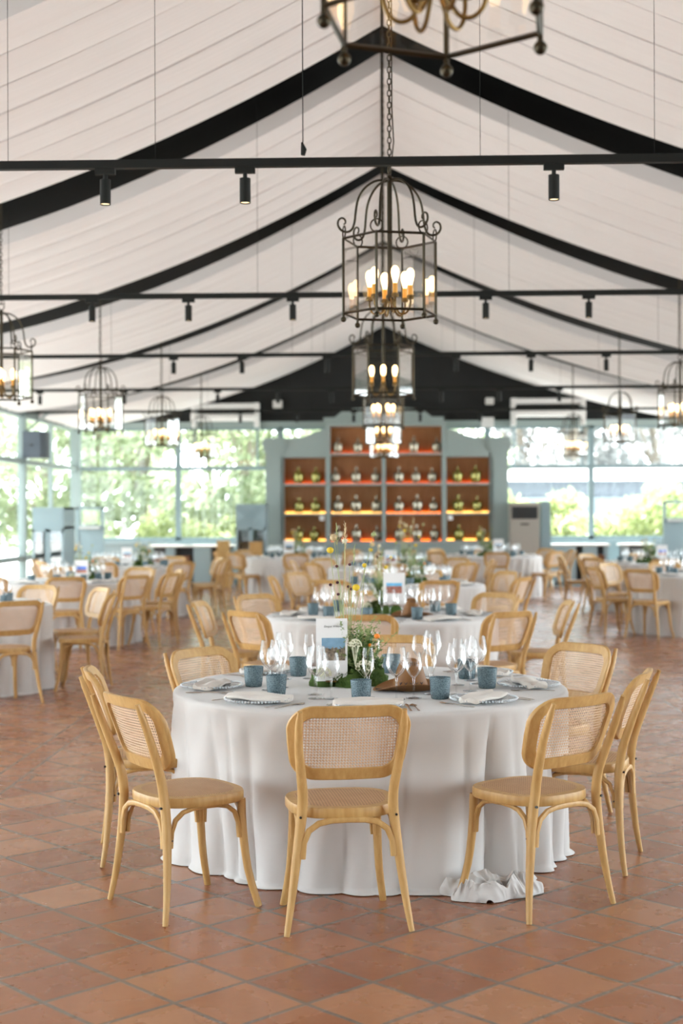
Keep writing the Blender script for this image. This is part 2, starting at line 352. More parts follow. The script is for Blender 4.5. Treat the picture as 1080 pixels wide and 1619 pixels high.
# low solid panel under the far windows
b = MB(); b.box(-XW, XW, YW, YW + 0.15, 0, 0.90); b.box(-XW, XW, YW - 0.05, YW, 0.10, 0.16); struct('wall_far', b, M['teal'])
b = MB(); b.box(-XW, XW, YW - 0.07, YW + 0.17, 0.90, 0.99); struct('trim_1', b, M['teal'])
b = MB(); b.box(-XW - 0.1, XW + 0.1, YW - 0.08, YW + 0.2, 3.47, 3.60); struct('trim_2', b, M['sage'])
for s in (-1, 1):
    b = MB(); b.box(min(s * (XW - 0.05), s * (XW + 0.12)), max(s * (XW - 0.05), s * (XW + 0.12)), Y0, YW, 3.47, 3.68); struct('trim_%d' % (3 if s < 0 else 4), b, M['sage'])
def window(n, x0, x1, y0, y1, zs, ze, trans, axis, frame=0.045, mids=()):
    """a glazed bay between two uprights; axis x: in the far wall, y: in a side wall"""
    f = MB(); L0, L1 = (x0, x1) if axis == 'x' else (y0, y1); c = y0 if axis == 'x' else x0
    def bx(a0, a1, z0, z1, t=0.05):
        if axis == 'x': f.box(a0, a1, c - t, c + t, z0, z1)
        else: f.box(c - t, c + t, a0, a1, z0, z1)
    bx(L0, L0 + frame, zs, ze); bx(L1 - frame, L1, zs, ze); bx(L0, L1, zs, zs + frame); bx(L0, L1, ze - frame, ze)
    for z in trans: bx(L0, L1, z - frame * 0.7, z + frame * 0.7, 0.055)
    for m in mids: bx(m - frame * 0.45, m + frame * 0.45, zs, ze, 0.045)
    o = struct('window_%d' % n, f, M['sage' if axis == 'y' else 'teal_dk'])
    zz = [zs] + list(trans) + [ze]; aa = [L0] + list(mids) + [L1]
    for i in range(len(zz) - 1):
        for j in range(len(aa) - 1):
            p = MB(); a0, a1, z0, z1 = aa[j] + 0.02, aa[j + 1] - 0.02, zz[i] + 0.02, zz[i + 1] - 0.02
            q = [(a0, c, z0), (a1, c, z0), (a1, c, z1), (a0, c, z1)] if axis == 'x' else [(c, a0, z0), (c, a1, z0), (c, a1, z1), (c, a0, z1)]
            p.add(q, [(0, 1, 2, 3)]); p.build('pane', M['pane'], o, False)
wn_ = 1
xs = [-XW, -4.55, -2.28, 0, 2.28, 4.55, XW]
for i in range(6):
    window(wn_, xs[i], xs[i + 1], YW + 0.05, YW + 0.05, 0.99, 3.48, (2.575,), 'x', 0.06); wn_ += 1
for s in (-1, 1):
    for k in range(8):
        ym = (FR[k] + FR[k + 1]) / 2
        window(wn_, s * XW, s * XW, FR[k], FR[k + 1], 0.05, 3.48, (0.75, 2.575), 'y', 0.07, (ym,)); wn_ += 1
b = MB(); b.box(-XW, XW, Y0 - 0.15, Y0, 0, 5.9); struct('wall_unseen_end', b, M['sage'])  # unseen end wall, made solid to cut light from behind the camera
for s in (-1, 1):
    for yf in FR[1:-1]:
        b = MB(); b.box(s * XW - 0.07 - s * 0.02, s * XW + 0.07 - s * 0.02, yf - 0.06, yf + 0.06, 0, 3.6)
        b.tube([(s * (XW - 0.05), yf, 3.1), (s * (XW - 0.55), yf, 3.52)], 0.02, 6); struct('post_column', b, M['sage'])
b = MB(); b.box(-XW - 0.09, -XW + 0.12, YW - 0.12, YW + 0.1, 0, 3.6); struct('corner_column', b, M['sage'])
b = MB(); b.box(XW - 0.12, XW + 0.09, YW - 0.12, YW + 0.1, 0, 3.6); struct('corner_column', b, M['sage'])

# fabric drapes: one per bay and slope, swagged from ridge to eave, seamed into strips
def prof(x, s=-1): return 5.70 - (0.57 * x - 0.036 * x * x if s < 0 else 0.49 * x - 0.026 * x * x)
BAYN = ['rear end', 'lens end', 'entrance', 'first visible', 'second', 'third', 'fourth', 'far gable']
def make_drape(k, s):
    y0, y1 = FR[k], FR[k + 1]; nx, strips, sub = 30, 7, 8; rnd = random.Random(k * 2 + s)
    offs = [rnd.uniform(-0.012, 0.012) for _ in range(strips + 1)]
    def fn(a, c):
        x = 0.012 + a * (XW - 0.092); g = 0.47 + 0.02 * min(1, x / 3.4)
        gl = (0.62 + (0.22 if k < 5 else 0.40) * min(1, x / 3.0)) if k > 0 else 0; gr = g if k < 7 else 0.12
        t = c * strips; i = min(int(t), strips - 1); fr = t - i
        y = y0 + gl + (y1 - gr - y0 - gl) * c + 0.02 * math.sin(a * 9 + i)
        sag = -0.045 * math.sin(PI * fr) ** 0.7 * (1 - 0.35 * a)
        o = offs[i] * (1 - fr) + offs[i + 1] * fr
        z = prof(x, s) + sag + o + 0.012 * math.sin(c * 60 + 2 * a) * a
        if fr < 0.008 or fr > 0.992: z += 0.14
        return (s * x, y, z)
    b = MB()
    strip_c = []
    for i in range(strips):
        for q in (0, 0.028, 0.06, 0.2, 0.35, 0.5, 0.65, 0.8, 0.94, 0.972): strip_c.append((i + q) / strips)
    strip_c.append(1.0); ny = len(strip_c) - 1
    b.grid(lambda a, c: fn(a, strip_c[round(c * ny)]), nx, ny)
    o = b.build('ceiling_drape', M['drape'], None, True, 60)
    return tag(o, 'cream fabric ceiling drape of the %s bay, %s slope of the roof' % (BAYN[k], 'left' if s < 0 else 'right'), 'ceiling drape', 'fabric ceiling drapes')
for k in range(8):
    for s in (-1, 1): make_drape(k, s)
b = MB(); b.tube([(0, Y0, 5.69), (0, YW, 5.69)], 0.006, 6); struct('ridge_beam', b, M['black'])

# track rails across the hall and their spots
RAILN = ['first', 'second', 'third', 'fourth', 'fifth']
SPX = {3: [166, 389, 877], 4: [144, 298, 464, 769, 931], 5: [274, 383, 518, 722, 840, 958], 6: [60, 195, 344, 440, 525, 699, 790, 884], 7: [380, 470, 560, 665, 760]}
def world_x(px, Y): return (px - 607) / F_PX * Y * 0.999
sp = thing('track_spot', 'x', 'spotlight')
b = MB(); b.lathe([(0.0001, 0), (0.026, 0.001), (0.027, 0.005)], 14, (0, 0, -0.19), False); b.build('lens', M['spot_lens'], sp)
b = MB(); b.lathe([(0.026, -0.19), (0.030, -0.195), (0.030, -0.06), (0.0001, -0.058)], 14, cap=False); b.build('body', M['black'], sp)
b = MB(); b.tube([(0, 0, -0.06), (0, 0, -0.03)], 0.012, 8); b.box(-0.055, 0.055, -0.017, 0.017, -0.032, -0.0); b.build('track_adapter', M['black'], sp)
index_kids(sp); first = True
for i, k in enumerate(range(3, 8)):
    yf = FR[k]; b = MB(); b.box(-XW + 0.05, XW - 0.05, yf - 0.022, yf + 0.022, 3.48, 3.525)
    if k == 3:
        for wx in (-1.24, 0.53, 1.47, -2.05, 2.6): b.tube([(wx, yf, 3.52), (wx, yf, prof(abs(wx)) + 0.4)], 0.0016, 5)
    else:
        for wx in (-3.3, -1.1, 1.1, 3.3): b.tube([(wx, yf, 3.52), (wx, yf, prof(abs(wx)) + 0.4)], 0.0018, 5)
    tag(b.build('track_rail', M['black'], None, False), 'long black lighting track bar spanning the hall, %s from the camera' % RAILN[i], 'track rail', 'black lighting track bars')
    for j, px in enumerate(SPX[k]):
        o = sp if first else copy_tree(sp); first = False
        o.location = (world_x(px, yf), yf, 3.48)
        o['label'] = 'black cylinder spotlight on the %s track bar, number %s from its left end' % (RAILN[i], ['one', 'two', 'three', 'four', 'five', 'six', 'seven', 'eight'][j]); o['group'] = 'track spotlights'
tag(MB.build((lambda b: (b.tube([(-0.43, FR[3] - 0.05, 3.57), (-0.43, FR[3] - 0.05, 6.0)], 0.003, 5), b.tube([(-0.43, FR[3] - 0.05, 3.53), (-0.425, FR[3] - 0.05, 3.56), (-0.435, FR[3] - 0.05, 3.60)], [0.012, 0.016, 0.005], 8), b)[-1])(MB()), 'hanging_cable', M['black']),
    'thin hanging cable ending in a small black plug above the first track bar', 'cable')
# ------------------------------------------------------------------ hexagonal glass lanterns
LR, LH = 0.275, 0.43
def smooth(P, m=4):
    P = [Vector(p) for p in P]; out_ = []
    for i in range(len(P) - 1):
        p0, p1, p2, p3 = P[max(i - 1, 0)], P[i], P[i + 1], P[min(i + 2, len(P) - 1)]
        for j in range(m):
            t = j / m; out_.append(0.5 * (2 * p1 + (p2 - p0) * t + (2 * p0 - 5 * p1 + 4 * p2 - p3) * t * t + (3 * p1 - p0 - 3 * p2 + p3) * t ** 3))
    return out_ + [P[-1]]
def hexp(r, z, k, a0=0.0): a = a0 + PI / 3 * k; return Vector((r * math.cos(a), r * math.sin(a), z))
def make_lantern():
    t = thing('glass_lantern', 'x', 'lantern')
    b = MB()
    for z in (0.0, LH):
        for k in range(6): b.tube([hexp(LR, z, k), hexp(LR, z, k + 1)], 0.0075, 4)
    for k in range(6): b.tube([hexp(LR, -0.02, k), hexp(LR, LH, k)], 0.008, 4)
    b.build('frame', M['iron'], t, False)
    for k in range(6):
        p = MB(); q = [hexp(LR - 0.003, 0.008, k), hexp(LR - 0.003, 0.008, k + 1), hexp(LR - 0.003, LH - 0.008, k + 1), hexp(LR - 0.003, LH - 0.008, k)]
        p.add(q, [(0, 1, 2, 3)]); p.build('pane', M['lantern_pane'], t, False)
        f = MB(); f.ball(hexp(LR, -0.035, k), 0.017, 12, 8); f.build('finial', M['iron'], t)
        r = MB(); c = hexp(LR - 0.005, LH + 0.035, k); rad = c.normalized(); tg = Vector((-math.sin(PI / 3 * k), math.cos(PI / 3 * k), 0))
        r.tube([c + tg * (0.036 * math.cos(2 * PI * i / 16)) + Vector((0, 0, 0.036 * math.sin(2 * PI * i / 16))) for i in range(16)], 0.0045, 6, True); r.build('ring', M['iron'], t)
        a = MB(); d = Vector((math.cos(PI / 3 * k), math.sin(PI / 3 * k), 0)); pts = []
        for (x, z) in ((0.0, 0.765), (0.03, 0.775), (0.09, 0.765), (0.15, 0.72), (0.185, 0.66), (0.20, 0.59), (0.207, 0.53), (0.222, 0.485), (0.25, 0.467), (0.285, 0.475), (0.305, 0.503), (0.302, 0.533), (0.282, 0.546), (0.264, 0.536), (0.262, 0.518), (0.272, 0.510)): pts.append(d * x + Vector((0, 0, z)))
        pts = smooth(pts, 3); a.tube(pts, [0.007 - 0.0025 * max(0, (i / len(pts) - .6) / .4) for i in range(len(pts))], 7); a.build('scroll_arm', M['iron'], t)
        ca = MB(); e = PI / 3 * k + PI / 6; d2 = Vector((math.cos(e), math.sin(e), 0))
        ca.tube(smooth([d2 * x + Vector((0, 0, z)) for x, z in ((0.012, 0.115), (0.03, 0.05), (0.055, 0.008), (0.085, 0.0), (0.11, 0.02), (0.122, 0.055), (0.122, 0.085))], 4), 0.0058, 7)
        ca.lathe([(0.004, 0), (0.02, 0.006), (0.022, 0.02), (0.017, 0.028), (0.0001, 0.029)], 12, d2 * 0.122 + Vector((0, 0, 0.078)), False); ca.build('candle_arm', M['brass'], t)
        sl = MB(); sl.lathe([(0.0145, 0), (0.0145, 0.06), (0.0001, 0.061)], 12, d2 * 0.122 + Vector((0, 0, 0.102)), False); sl.build('candle_sleeve', M['sleeve'], t)
        bu = MB(); bu.lathe([(0.010, 0), (0.013, 0.012), (0.021, 0.04), (0.0245, 0.062), (0.022, 0.082), (0.012, 0.097), (0.0001, 0.101)], 12, d2 * 0.122 + Vector((0, 0, 0.162)), False); bu.build('bulb', M['bulb'], t)
    b = MB(); b.tube([(0, 0, 0.10), (0, 0, 0.80)], 0.015, 8); b.ball((0, 0, 0.10), 0.024, 10, 7); b.ball((0, 0, 0.78), 0.02, 10, 7)
    b.tube([(0.026 * math.cos(i * PI / 8), 0, 0.835 + 0.03 * math.sin(i * PI / 8)) for i in range(16)], 0.005, 6, True); b.build('centre_rod', M['iron'], t)
    ch = MB(); z = 0.87; k = 0
    while z < 3.4:
        ax = Vector((1, 0, 0)) if k % 2 else Vector((0, 1, 0))
        ch.tube([ax * (0.011 * math.cos(i * PI / 4)) + Vector((0, 0, z + 0.022 * math.sin(i * PI / 4))) for i in range(8)], 0.0035, 4, True); z += 0.034; k += 1
    ch.tube([(0.03, 0.02, 0.86), (-0.02, 0.02, 1.0), (-0.012, 0.012, 1.2), (-0.012, 0.012, 3.4)], 0.004, 4)
    c = ch.build('chain', M['iron'], t); return t
lan = make_lantern(); index_kids(lan)
LAN = [(0.124, 3.315, 2.745, 22, 'closest to the camera, cut off by the top of the photo'), (0.04, 8.22, 2.74, -106, 'in the middle row, second from the camera'),
       (0.0, 12.94, 2.665, 0, 'in the middle row, third from the camera, before the dark gable'), (0.0, 17.66, 2.675, -95, 'in the middle row, fourth from the camera'),
       (0.0, 22.38, 2.675, 2, 'in the middle row, fifth from the camera, before the shelves'), (0.01, 27.1, 2.64, 12, 'in the middle row, sixth and lowest in view, before the shelves'),
       (-3.5, 12.94, 2.66, 10, 'in the left row, first in view, cut by the left edge'), (-3.53, 17.66, 2.64, 0, 'in the left row, second in view, above the corner cabinet'),
       (-3.5, 22.38, 2.66, 20, 'in the left row, third in view'), (-3.48, 27.1, 2.66, 0, 'in the left row, fourth and smallest in view'),
       (3.66, 17.66, 2.66, 5, 'in the right row, first in view, cut by the right edge'), (3.7, 22.38, 2.68, 25, 'in the right row, second in view'), (3.6, 27.1, 2.66, 8, 'in the right row, third and smallest in view')]
for i, (x, y, z, a, w) in enumerate(LAN):
    o = lan if i == 0 else copy_tree(lan, None, () if y < 19 else ('finial', 'ring'))
    o.location = (x, y, z); o.rotation_euler = (0, 0, math.radians(a)); o['label'] = 'hexagonal glass lantern ' + w; o['group'] = 'hanging glass lanterns'

# ------------------------------------------------------------------ far wall: shelving unit with demijohns
YS = 30.55; SCL = F_PX / YS
def sx(px): return (px - 607) / SCL
def sz(py): return 1.6 + (809.5 - py) / SCL
sh = thing('shelving_unit', 'tall sage grey built-in shelving unit with wooden backs against the far wall', 'shelving unit', (0, YS, 0))
YB = 0.5
def bxp(b, px0, px1, py0, py1, y0, y1): b.box(sx(px0), sx(px1), y0, y1, sz(py1), sz(py0))
for (a, c) in ((420, 447), (776, 803)):
    b = MB(); b.box(sx(a), sx(c), 0.0, YB, 0, sz(716)); b.box(sx(a) + 0.06, sx(c) - 0.06, -0.015, 0.0, 0.4, sz(728)); b.build('pilaster', M['sage'], sh, False)
    b = MB()
    for i, (o, p0, p1) in enumerate(((0.02, 716, 711), (0.05, 711, 703), (0.08, 703, 699), (0.05, 699, 692))): b.box(sx(a) - o, sx(c) + o, -o, YB, sz(p0), sz(p1))
    b.build('capital', M['sage'], sh, False)
b = MB(); b.box(sx(447), sx(776), 0.0, YB, 0, sz(857)); b.box(sx(447), sx(776), -0.03, 0, sz(861), sz(856))
for i in range(4): b.box(sx(455 + i * 81), sx(527 + i * 81), -0.012, 0, 0.15, sz(868))
b.build('base_cabinet', M['sage'], sh, False)
for (a, c, top) in ((515, 522, 668), (604, 610, 718), (699, 706, 668), (445, 448, 722), (775, 778, 722)):
    b = MB(); bxp(b, a, c, top, 857, 0, YB); b.build('upright', M['sage'], sh, False)
SECT = [(448, 515, (813, 766)), (522, 604, (813, 766, 718)), (610, 699, (813, 766, 718)), (706, 775, (813, 766))]
for a, c, ys_ in SECT:
    for y in ys_:
        b = MB(); bxp(b, a - 1, c + 1, y - 1.6, y + 1.6, 0.0, YB); b.build('shelf', M['sage'], sh, False)
for a, c, top in ((448, 515, 722), (522, 699, 673), (706, 775, 722)):
    b = MB(); bxp(b, a, c, top, 857, YB - 0.06, YB - 0.03); b.build('back_panel', M['shelf_wood'], sh, False)
b = MB()                                        # pediment over the middle, curved shoulders
def slab(pts, y0, y1): b.loft([[(x, y, z) for x, z in pts] for y in (y0, y1)])
mid = [(515, 673), (515, 663)] + [(522 + 26 * i / 8, 663 - 3 * (i / 8) - 12 * (0.5 - 0.5 * math.cos(PI * i / 8))) for i in range(1, 9)] + [(560, 646), (607, 643)]
mid = mid + [(1214 - 1 - x, y) for x, y in reversed(mid[:-1])] + [(699, 673)]
mp = [(sx(x), sz(y)) for x, y in mid]
slab(mp, -0.02, YB); bxp(b, 512, 702, 664, 660, -0.07, YB); bxp(b, 515, 706, 674, 667, -0.04, YB)
b.build('pediment', M['sage'], sh, False)
for s in (0, 1):
    b = MB(); cv = [(448, 693), (470, 692)] + [(470 + 45 * i / 10, 692 - 13 * (0.5 - 0.5 * math.cos(PI * i / 10))) for i in range(1, 11)]
    cv = [(448, 723)] + cv + [(516, 723)]
    if s: cv = [(1222 - x, y) for x, y in cv]
    slab([(sx(x), sz(y)) for x, y in cv], 0.0, YB); b.build('shoulder_panel', M['sage'], sh, False)
LED = {(0, 813): 'led_y', (3, 813): 'led_y', (3, 857): 'led_y', (1, 813): 'led_y', (0, 857): 'led_y'}
for i, (a, c, ys_) in enumerate(SECT):
    for y in (857,) + ys_:
        yel = (i, y) in LED
        b = MB(); b.box(sx(a) + 0.02, sx(c) - 0.02, YB - 0.10, YB - 0.065, sz(y) + 0.022, sz(y) + (0.05 if yel else 0.028)); b.build('light_strip', M[LED.get((i, y), 'led')], sh, False)
def vessel(olive):
    t = thing('demijohn', 'x', 'glass jar')
    b = MB(); b.lathe([(0.085, 0), (0.10, 0.012), (0.112, 0.08), (0.122, 0.17), (0.112, 0.215), (0.06, 0.25), (0.034, 0.262)], 20); b.build('body', M['olive' if olive else 'smoke'], t)
    b = MB(); b.lathe([(0.034, 0.26), (0.026, 0.29), (0.026, 0.325), (0.034, 0.33), (0.034, 0.345), (0.0001, 0.346)], 14, cap=False); b.build('neck', M['olive' if olive else 'smoke'], t)
    return t
vs_ = [vessel(False), vessel(True)]; index_kids(None); used = [False, False]
ROWS = [('top shelf', 717, [(534, 0), (566, 0), (655, 0), (691, 0)]),
        ('second shelf', 765, [(471, 1), (499, 1), (530, 0), (563, 0), (594, 0), (631, 0), (658, 0), (684, 0), (724, 1), (753, 1)]),
        ('third shelf', 812, [(472, 1), (498, 1), (534, 0), (563, 0), (595, 0), (631, 0), (660, 0), (686, 0), (725, 1), (755, 1)]),
        ('bottom shelf', 857, [(471, 1), (496, 1), (534, 0), (563, 0), (596, 0), (631, 0), (659, 0), (687, 0), (726, 1), (760, 1)])]
ORD = ['first', 'second', 'third', 'fourth', 'fifth', 'sixth', 'seventh', 'eighth', 'ninth', 'tenth']
for nm, py, items in ROWS:
    for j, (px, ol) in enumerate(items):
        o = vs_[ol] if not used[ol] else copy_tree(vs_[ol]); used[ol] = True
        o.location = (sx(px), YS + 0.2, sz(py) + 0.0225 if py < 857 else sz(856) + 0.0005); k = random.uniform(0.9, 1.06); o.scale = (k, k, k)
        o['label'] = '%s glass demijohn on the %s of the unit, %s from its left end' % ('olive' if ol else 'smoky dark', nm, ORD[j]); o['group'] = 'demijohns on the shelving unit'
for px, w in ((509, 'left'), (712, 'right')):
    b = MB(); b.box(sx(px) - 0.05, sx(px) + 0.05, YS - 0.03, YS + 0.03, sz(823), sz(815)); tag(b.build('sensor_box', M['white'], None, False), 'small white box under the third shelf of the unit, %s side' % w, 'sensor')

# twin white tubes over the far windows
for (a, c, y0, y1, w) in ((302, 410, 641, 659, 'left'), (810, 925, 636, 655, 'right')):
    Y = YW - 0.35; k = F_PX / Y; X = lambda p: (p - 607) / k; Z = lambda p: 1.6 + (809.5 - p) / k
    t = thing('twin_tube_fixture', 'white twin-tube fixture with end brackets mounted high above the far windows, %s of the shelving' % w, 'fixture', (0, Y, 0), 0, 'white twin-tube fixtures')
    for p in (y0, y1):
        b = MB(); b.tube([(X(a), 0, Z(p)), (X(c), 0, Z(p))], 0.085 if p == y1 else 0.065, 14); b.build('tube', M['white'], t)
    for p in (a + (4 if w == 'left' else 2), c - 4):
        b = MB(); b.box(X(p) - 0.05, X(p) + 0.05, -0.07, 0.29, Z(674), Z(y0 - 5)); b.build('bracket', M['white'], t, False)
    b = MB(); b.tube([(X(a) + 0.05, -0.09, Z((y0 + y1) / 2)), (X(c) - 0.05, -0.09, Z((y0 + y1) / 2))], 0.018, 6); b.build('drive_rod', M['black'], t)
    g = MB()
    for p in (a + 4, c - 4): g.tube([(X(p), 0.2, Z(674)), (X(p), 0.2, Z(738))], 0.022, 6)
    g.build('guide_rail', M['teal_dk'], t)
# speaker on the left column
t = thing('wall_speaker', 'slate grey loudspeaker box fixed high on the left wall column', 'speaker', (-XW + 0.1, FR[7] - 0.12, 0))
b = MB(); b.loft([[(x, y, z) for x, y in ((0.02, -0.25), (0.36, -0.25), (0.42, -0.05), (0.42, 0.2), (0.02, 0.2))] for z in (2.63, 3.13)]); b.build('cabinet', M['speaker'], t, False)
b = MB(); b.box(0.03, 0.35, -0.262, -0.25, 2.66, 3.10); b.build('grille', M['speaker'], t, False)
b = MB(); b.box(0.16, 0.23, -0.27, -0.262, 2.85, 2.88); b.build('badge', M['dark'], t, False)
# small wall boxes by the gable
for (x, z, s, w) in ((-2.33, 3.98, 0.10, 'left of the shelving'), (2.28, 3.55, 0.14, 'above the window right of the shelving'), (2.33, 4.02, 0.09, 'on the dark gable, right of the shelving')):
    b = MB(); b.box(x - s, x + s, YW - 0.12, YW + 0.05 if z < 3.7 else YW + 0.05, z - s * 0.8, z + s * 0.8); tag(b.build('gable_box', M['white'], None, False), 'small white wall box %s' % w, 'box')

# ------------------------------------------------------------------ furniture along the far end
def cabinet(name, label, x0, x1, y0, y1, h, ztop, lattice=False):
    t = thing(name, label, 'cabinet', ((x0 + x1) / 2, y0, 0)); w = (x1 - x0) / 2; d = y1 - y0
    b = MB(); b.box(-w, -w + 0.035, 0.02, d, 0, h); b.box(w - 0.035, w, 0.02, d, 0, h); b.box(-w, w, d - 0.02, d, 0, h); b.box(-w, w, 0.02, d, h - 0.04, h); b.box(-w, w, 0.02, d, 0.0, 0.12)
    b.box(-w, w, 0.02, d, ztop - 0.02, ztop + 0.02); b.build('carcass', M['teal'], t, False)
    b = MB(); b.box(-w + 0.03, w - 0.03, 0.015, 0.03, ztop + 0.03, h - 0.05); b.box(-w, w, 0.0, 0.03, h - 0.05, h); b.box(-w, w, 0.0, 0.03, ztop - 0.02, ztop + 0.03)
    if lattice:
        n = 7
        for i in range(-n, n):
            x = i * 2 * w / n; z0, z1 = ztop + 0.03, h - 0.05; dz = z1 - z0
            for sg in (1, -1):
                p0, p1 = Vector((x, 0.008, z0)), Vector((x + sg * dz, 0.008, z1))
                if abs(p0.x) < w and abs(p1.x) < w: b.tube([p0, p1], 0.006, 4)
    b.build('top_panel', M['teal'], t, False)
    for s in (-1, 1):
        f = MB(); xa, xb = (-w, -0.005) if s < 0 else (0.005, w)
        f.box(xa, xa + 0.04, 0, 0.02, 0.12, ztop - 0.02); f.box(xb - 0.04, xb, 0, 0.02, 0.12, ztop - 0.02); f.box(xa, xb, 0, 0.02, 0.12, 0.2); f.box(xa, xb, 0, 0.02, ztop - 0.07, ztop - 0.02)
        o = f.build('door', M['teal'], t, False)
        g = MB(); g.add([(xa + 0.03, 0.01, 0.18), (xb - 0.03, 0.01, 0.18), (xb - 0.03, 0.01, ztop - 0.05), (xa + 0.03, 0.01, ztop - 0.05)], [(0, 1, 2, 3)]); g.build('pane', M['cab_glass'], o, False)
    for z in (0.45, 0.8):
        s_ = MB(); s_.box(-w + 0.035, w - 0.035, 0.05, d - 0.03, z, z + 0.02); s_.build('shelf', M['offwhite'], t, False)
    return t
cabinet('glazed_cabinet', 'pale blue cabinet with two glass doors standing near the left glass wall', -5.98, -5.44, 24.0, 24.86, 1.70, 1.35)
cabinet('glazed_cabinet', 'blue grey cabinet with lattice top and glass door beside the shelving unit', -3.05, -2.44, 29.2, 29.9, 1.77, 1.31, True)
def screen(label, x0, x1, y, h, zw0, zw1):
    t = thing('half_glazed_screen', label, 'screen', ((x0 + x1) / 2, y, 0)); w = (x1 - x0) / 2
    b = MB(); b.box(-w, -w + 0.05, 0, 0.06, 0, h); b.box(w - 0.05, w, 0, 0.06, 0, h); b.box(-w, w, 0, 0.06, h - 0.05, h); b.box(-w, w, -0.02, 0.08, zw0 - 0.05, zw0 + 0.03); b.build('frame', M['teal'], t, False)
    b = MB(); b.box(-w + 0.05, w - 0.05, 0.015, 0.045, 0.02, zw0); b.build('lower_panel', M['teal'], t, False)
    b = MB(); b.add([(-w + 0.05, 0.03, zw0), (w - 0.05, 0.03, zw0), (w - 0.05, 0.03, h - 0.05), (-w + 0.05, 0.03, h - 0.05)], [(0, 1, 2, 3)]); b.build('pane', M['pane'], t, False)
    b = MB(); b.box(-w + 0.08, w - 0.06, -0.1, 0, zw0 - 0.04, zw0 - 0.0); b.build('ledge', M['offwhite'], t, False)
screen('blue grey half-glazed screen panel in the left corner behind the pale cabinet', -6.1, -5.55, 28.0, 1.72, 1.33, 1.67)
screen('blue grey half-glazed screen panel at the right end of the far wall', 5.78, 6.6, 29.6, 1.8, 1.42, 1.75)
# sideboards under the far windows
def sideboard(label, x0, x1, y, gaps):
    t = thing('sideboard', label, 'sideboard', ((x0 + x1) / 2, y, 0), 0, 'sideboards under the far windows'); w = (x1 - x0) / 2
    b = MB(); b.box(-w - 0.04, w + 0.04, -0.03, 0.5, 0.86, 0.90); b.build('top', M['offwhite'], t, False)
    b = MB(); b.box(-w, w, 0.42, 0.45, 0.0, 0.86); b.box(-w, w, 0, 0.45, 0.0, 0.1)
    xs_ = sorted(set([-w, w])); 
    for g0, g1 in gaps: pass
    edges = [-w] + [v for g in gaps for v in g] + [w]
    for i in range(0, len(edges), 2): b.box(edges[i], edges[i + 1], 0, 0.03, 0.05, 0.86)
    b.build('body', M['teal'], t, False)
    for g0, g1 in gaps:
        o = MB(); o.box(g0 + 0.005, g1 - 0.005, 0.25, 0.28, 0.1, 0.85); o.build('opening_shade', M['dark'], t, False)  # near-black sheet standing in for the shade inside the opening
    return t
sideboard('blue sideboard with white top and dark openings, under the far windows left of the shelving', -5.0, -3.25, 30.3, [(-0.85, -0.55), (-0.35, 0.05), (0.42, 0.6)])
sideboard('blue sideboard with white top under the far windows, beside the air conditioner', 3.6, 4.75, 30.3, [(-0.1, 0.05), (0.35, 0.52)])
sideboard('short blue sideboard with white top under the far windows at the right end', 5.05, 5.7, 30.3, [(-0.2, 0.2)])
for x, y, c in ((-4.825, 30.335, 'box in the first opening of the left sideboard'), (-4.30, 30.335, 'box in the middle opening of the left sideboard'), (4.61, 30.335, 'box in the opening of the right sideboard'), (-3.42, 30.1, 'crate beside the left sideboard'), (-2.62, 28.9, 'crate before the lattice-topped cabinet')):
    b = MB()
    h = 0.62 if 'crate' not in c else 0.95
    w_ = 0.07 if x > 0 else 0.13
    b.box(x - w_, x + w_, y, y + 0.2, 0.101 if h < 0.9 else 0, h); b.box(x - w_ - .004, x + w_ + .004, y - 0.003, y + 0.203, h, h + 0.05)
    tag(b.build('wooden_box', M['wood'] if h > 0.9 else M['brown_wood'], None, False), 'brown wooden ' + c, 'box')
# standing air conditioner
t = thing('air_conditioner', 'tall beige standing air conditioner beside the shelving unit', 'air conditioner', (2.97, 30.1, 0)); w = 0.31
b = MB(); b.box(-w, w, 0, 0.42, 0.05, 1.78); b.box(-w - 0.01, w + 0.01, 0.03, 0.40, 0, 0.06); b.build('body', M['ac'], t, False)
b = MB(); b.box(-w + 0.04, w - 0.04, -0.012, 0.0, 1.44, 1.70)
for i in range(6): b.box(-w + 0.05, w - 0.05, -0.022, -0.01, 1.47 + i * 0.037, 1.482 + i * 0.037)
b.build('air_grille', M['dark'], t, False)
b = MB(); b.box(-0.09, 0.09, -0.01, 0, 1.31, 1.345); b.build('control_panel', M['dark'], t, False)
b = MB(); b.box(-w + 0.04, w - 0.04, -0.008, 0, 0.12, 1.2); b.build('front_panel', M['ac'], t, False)
b = MB(); b.box(3.32, 3.52, 30.15, 30.5, 0, 1.8); tag(b.build('side_cover', M['teal_dk'], None, False), 'dark blue grey box panel standing against the air conditioner', 'panel')

# ------------------------------------------------------------------ garden beyond the glass
b = MB(); b.box(-70, 70, -40, 120, -0.35, -0.13); b.build('ground', M['gravel'], None, False)['kind'] = 'structure'
def leaf_cloud(b, blobs, n, size, rnd):
    tot = sum(r[3] * r[4] for r in blobs)
    for (cx, cy, cz, rx, rz) in blobs:
        for _ in range(int(n * rx * rz / tot)):
            while True:
                p = Vector((rnd.uniform(-1, 1), rnd.uniform(-1, 1), rnd.uniform(-1, 1)))
                if 0.35 < p.length < 1: break
            c = Vector((cx + p.x * rx, cy + p.y * rx, cz + p.z * rz)); s_ = size * rnd.uniform(0.6, 1.4)
            a = Vector((rnd.gauss(0, 1), rnd.gauss(0, 1), rnd.gauss(0, 1))).normalized(); d = a.orthogonal().normalized(); e = a.cross(d)
            b.add([c - d * s_, c + e * s_ * 0.45, c + d * s_, c - e * s_ * 0.45], [(0, 1, 2, 3)])
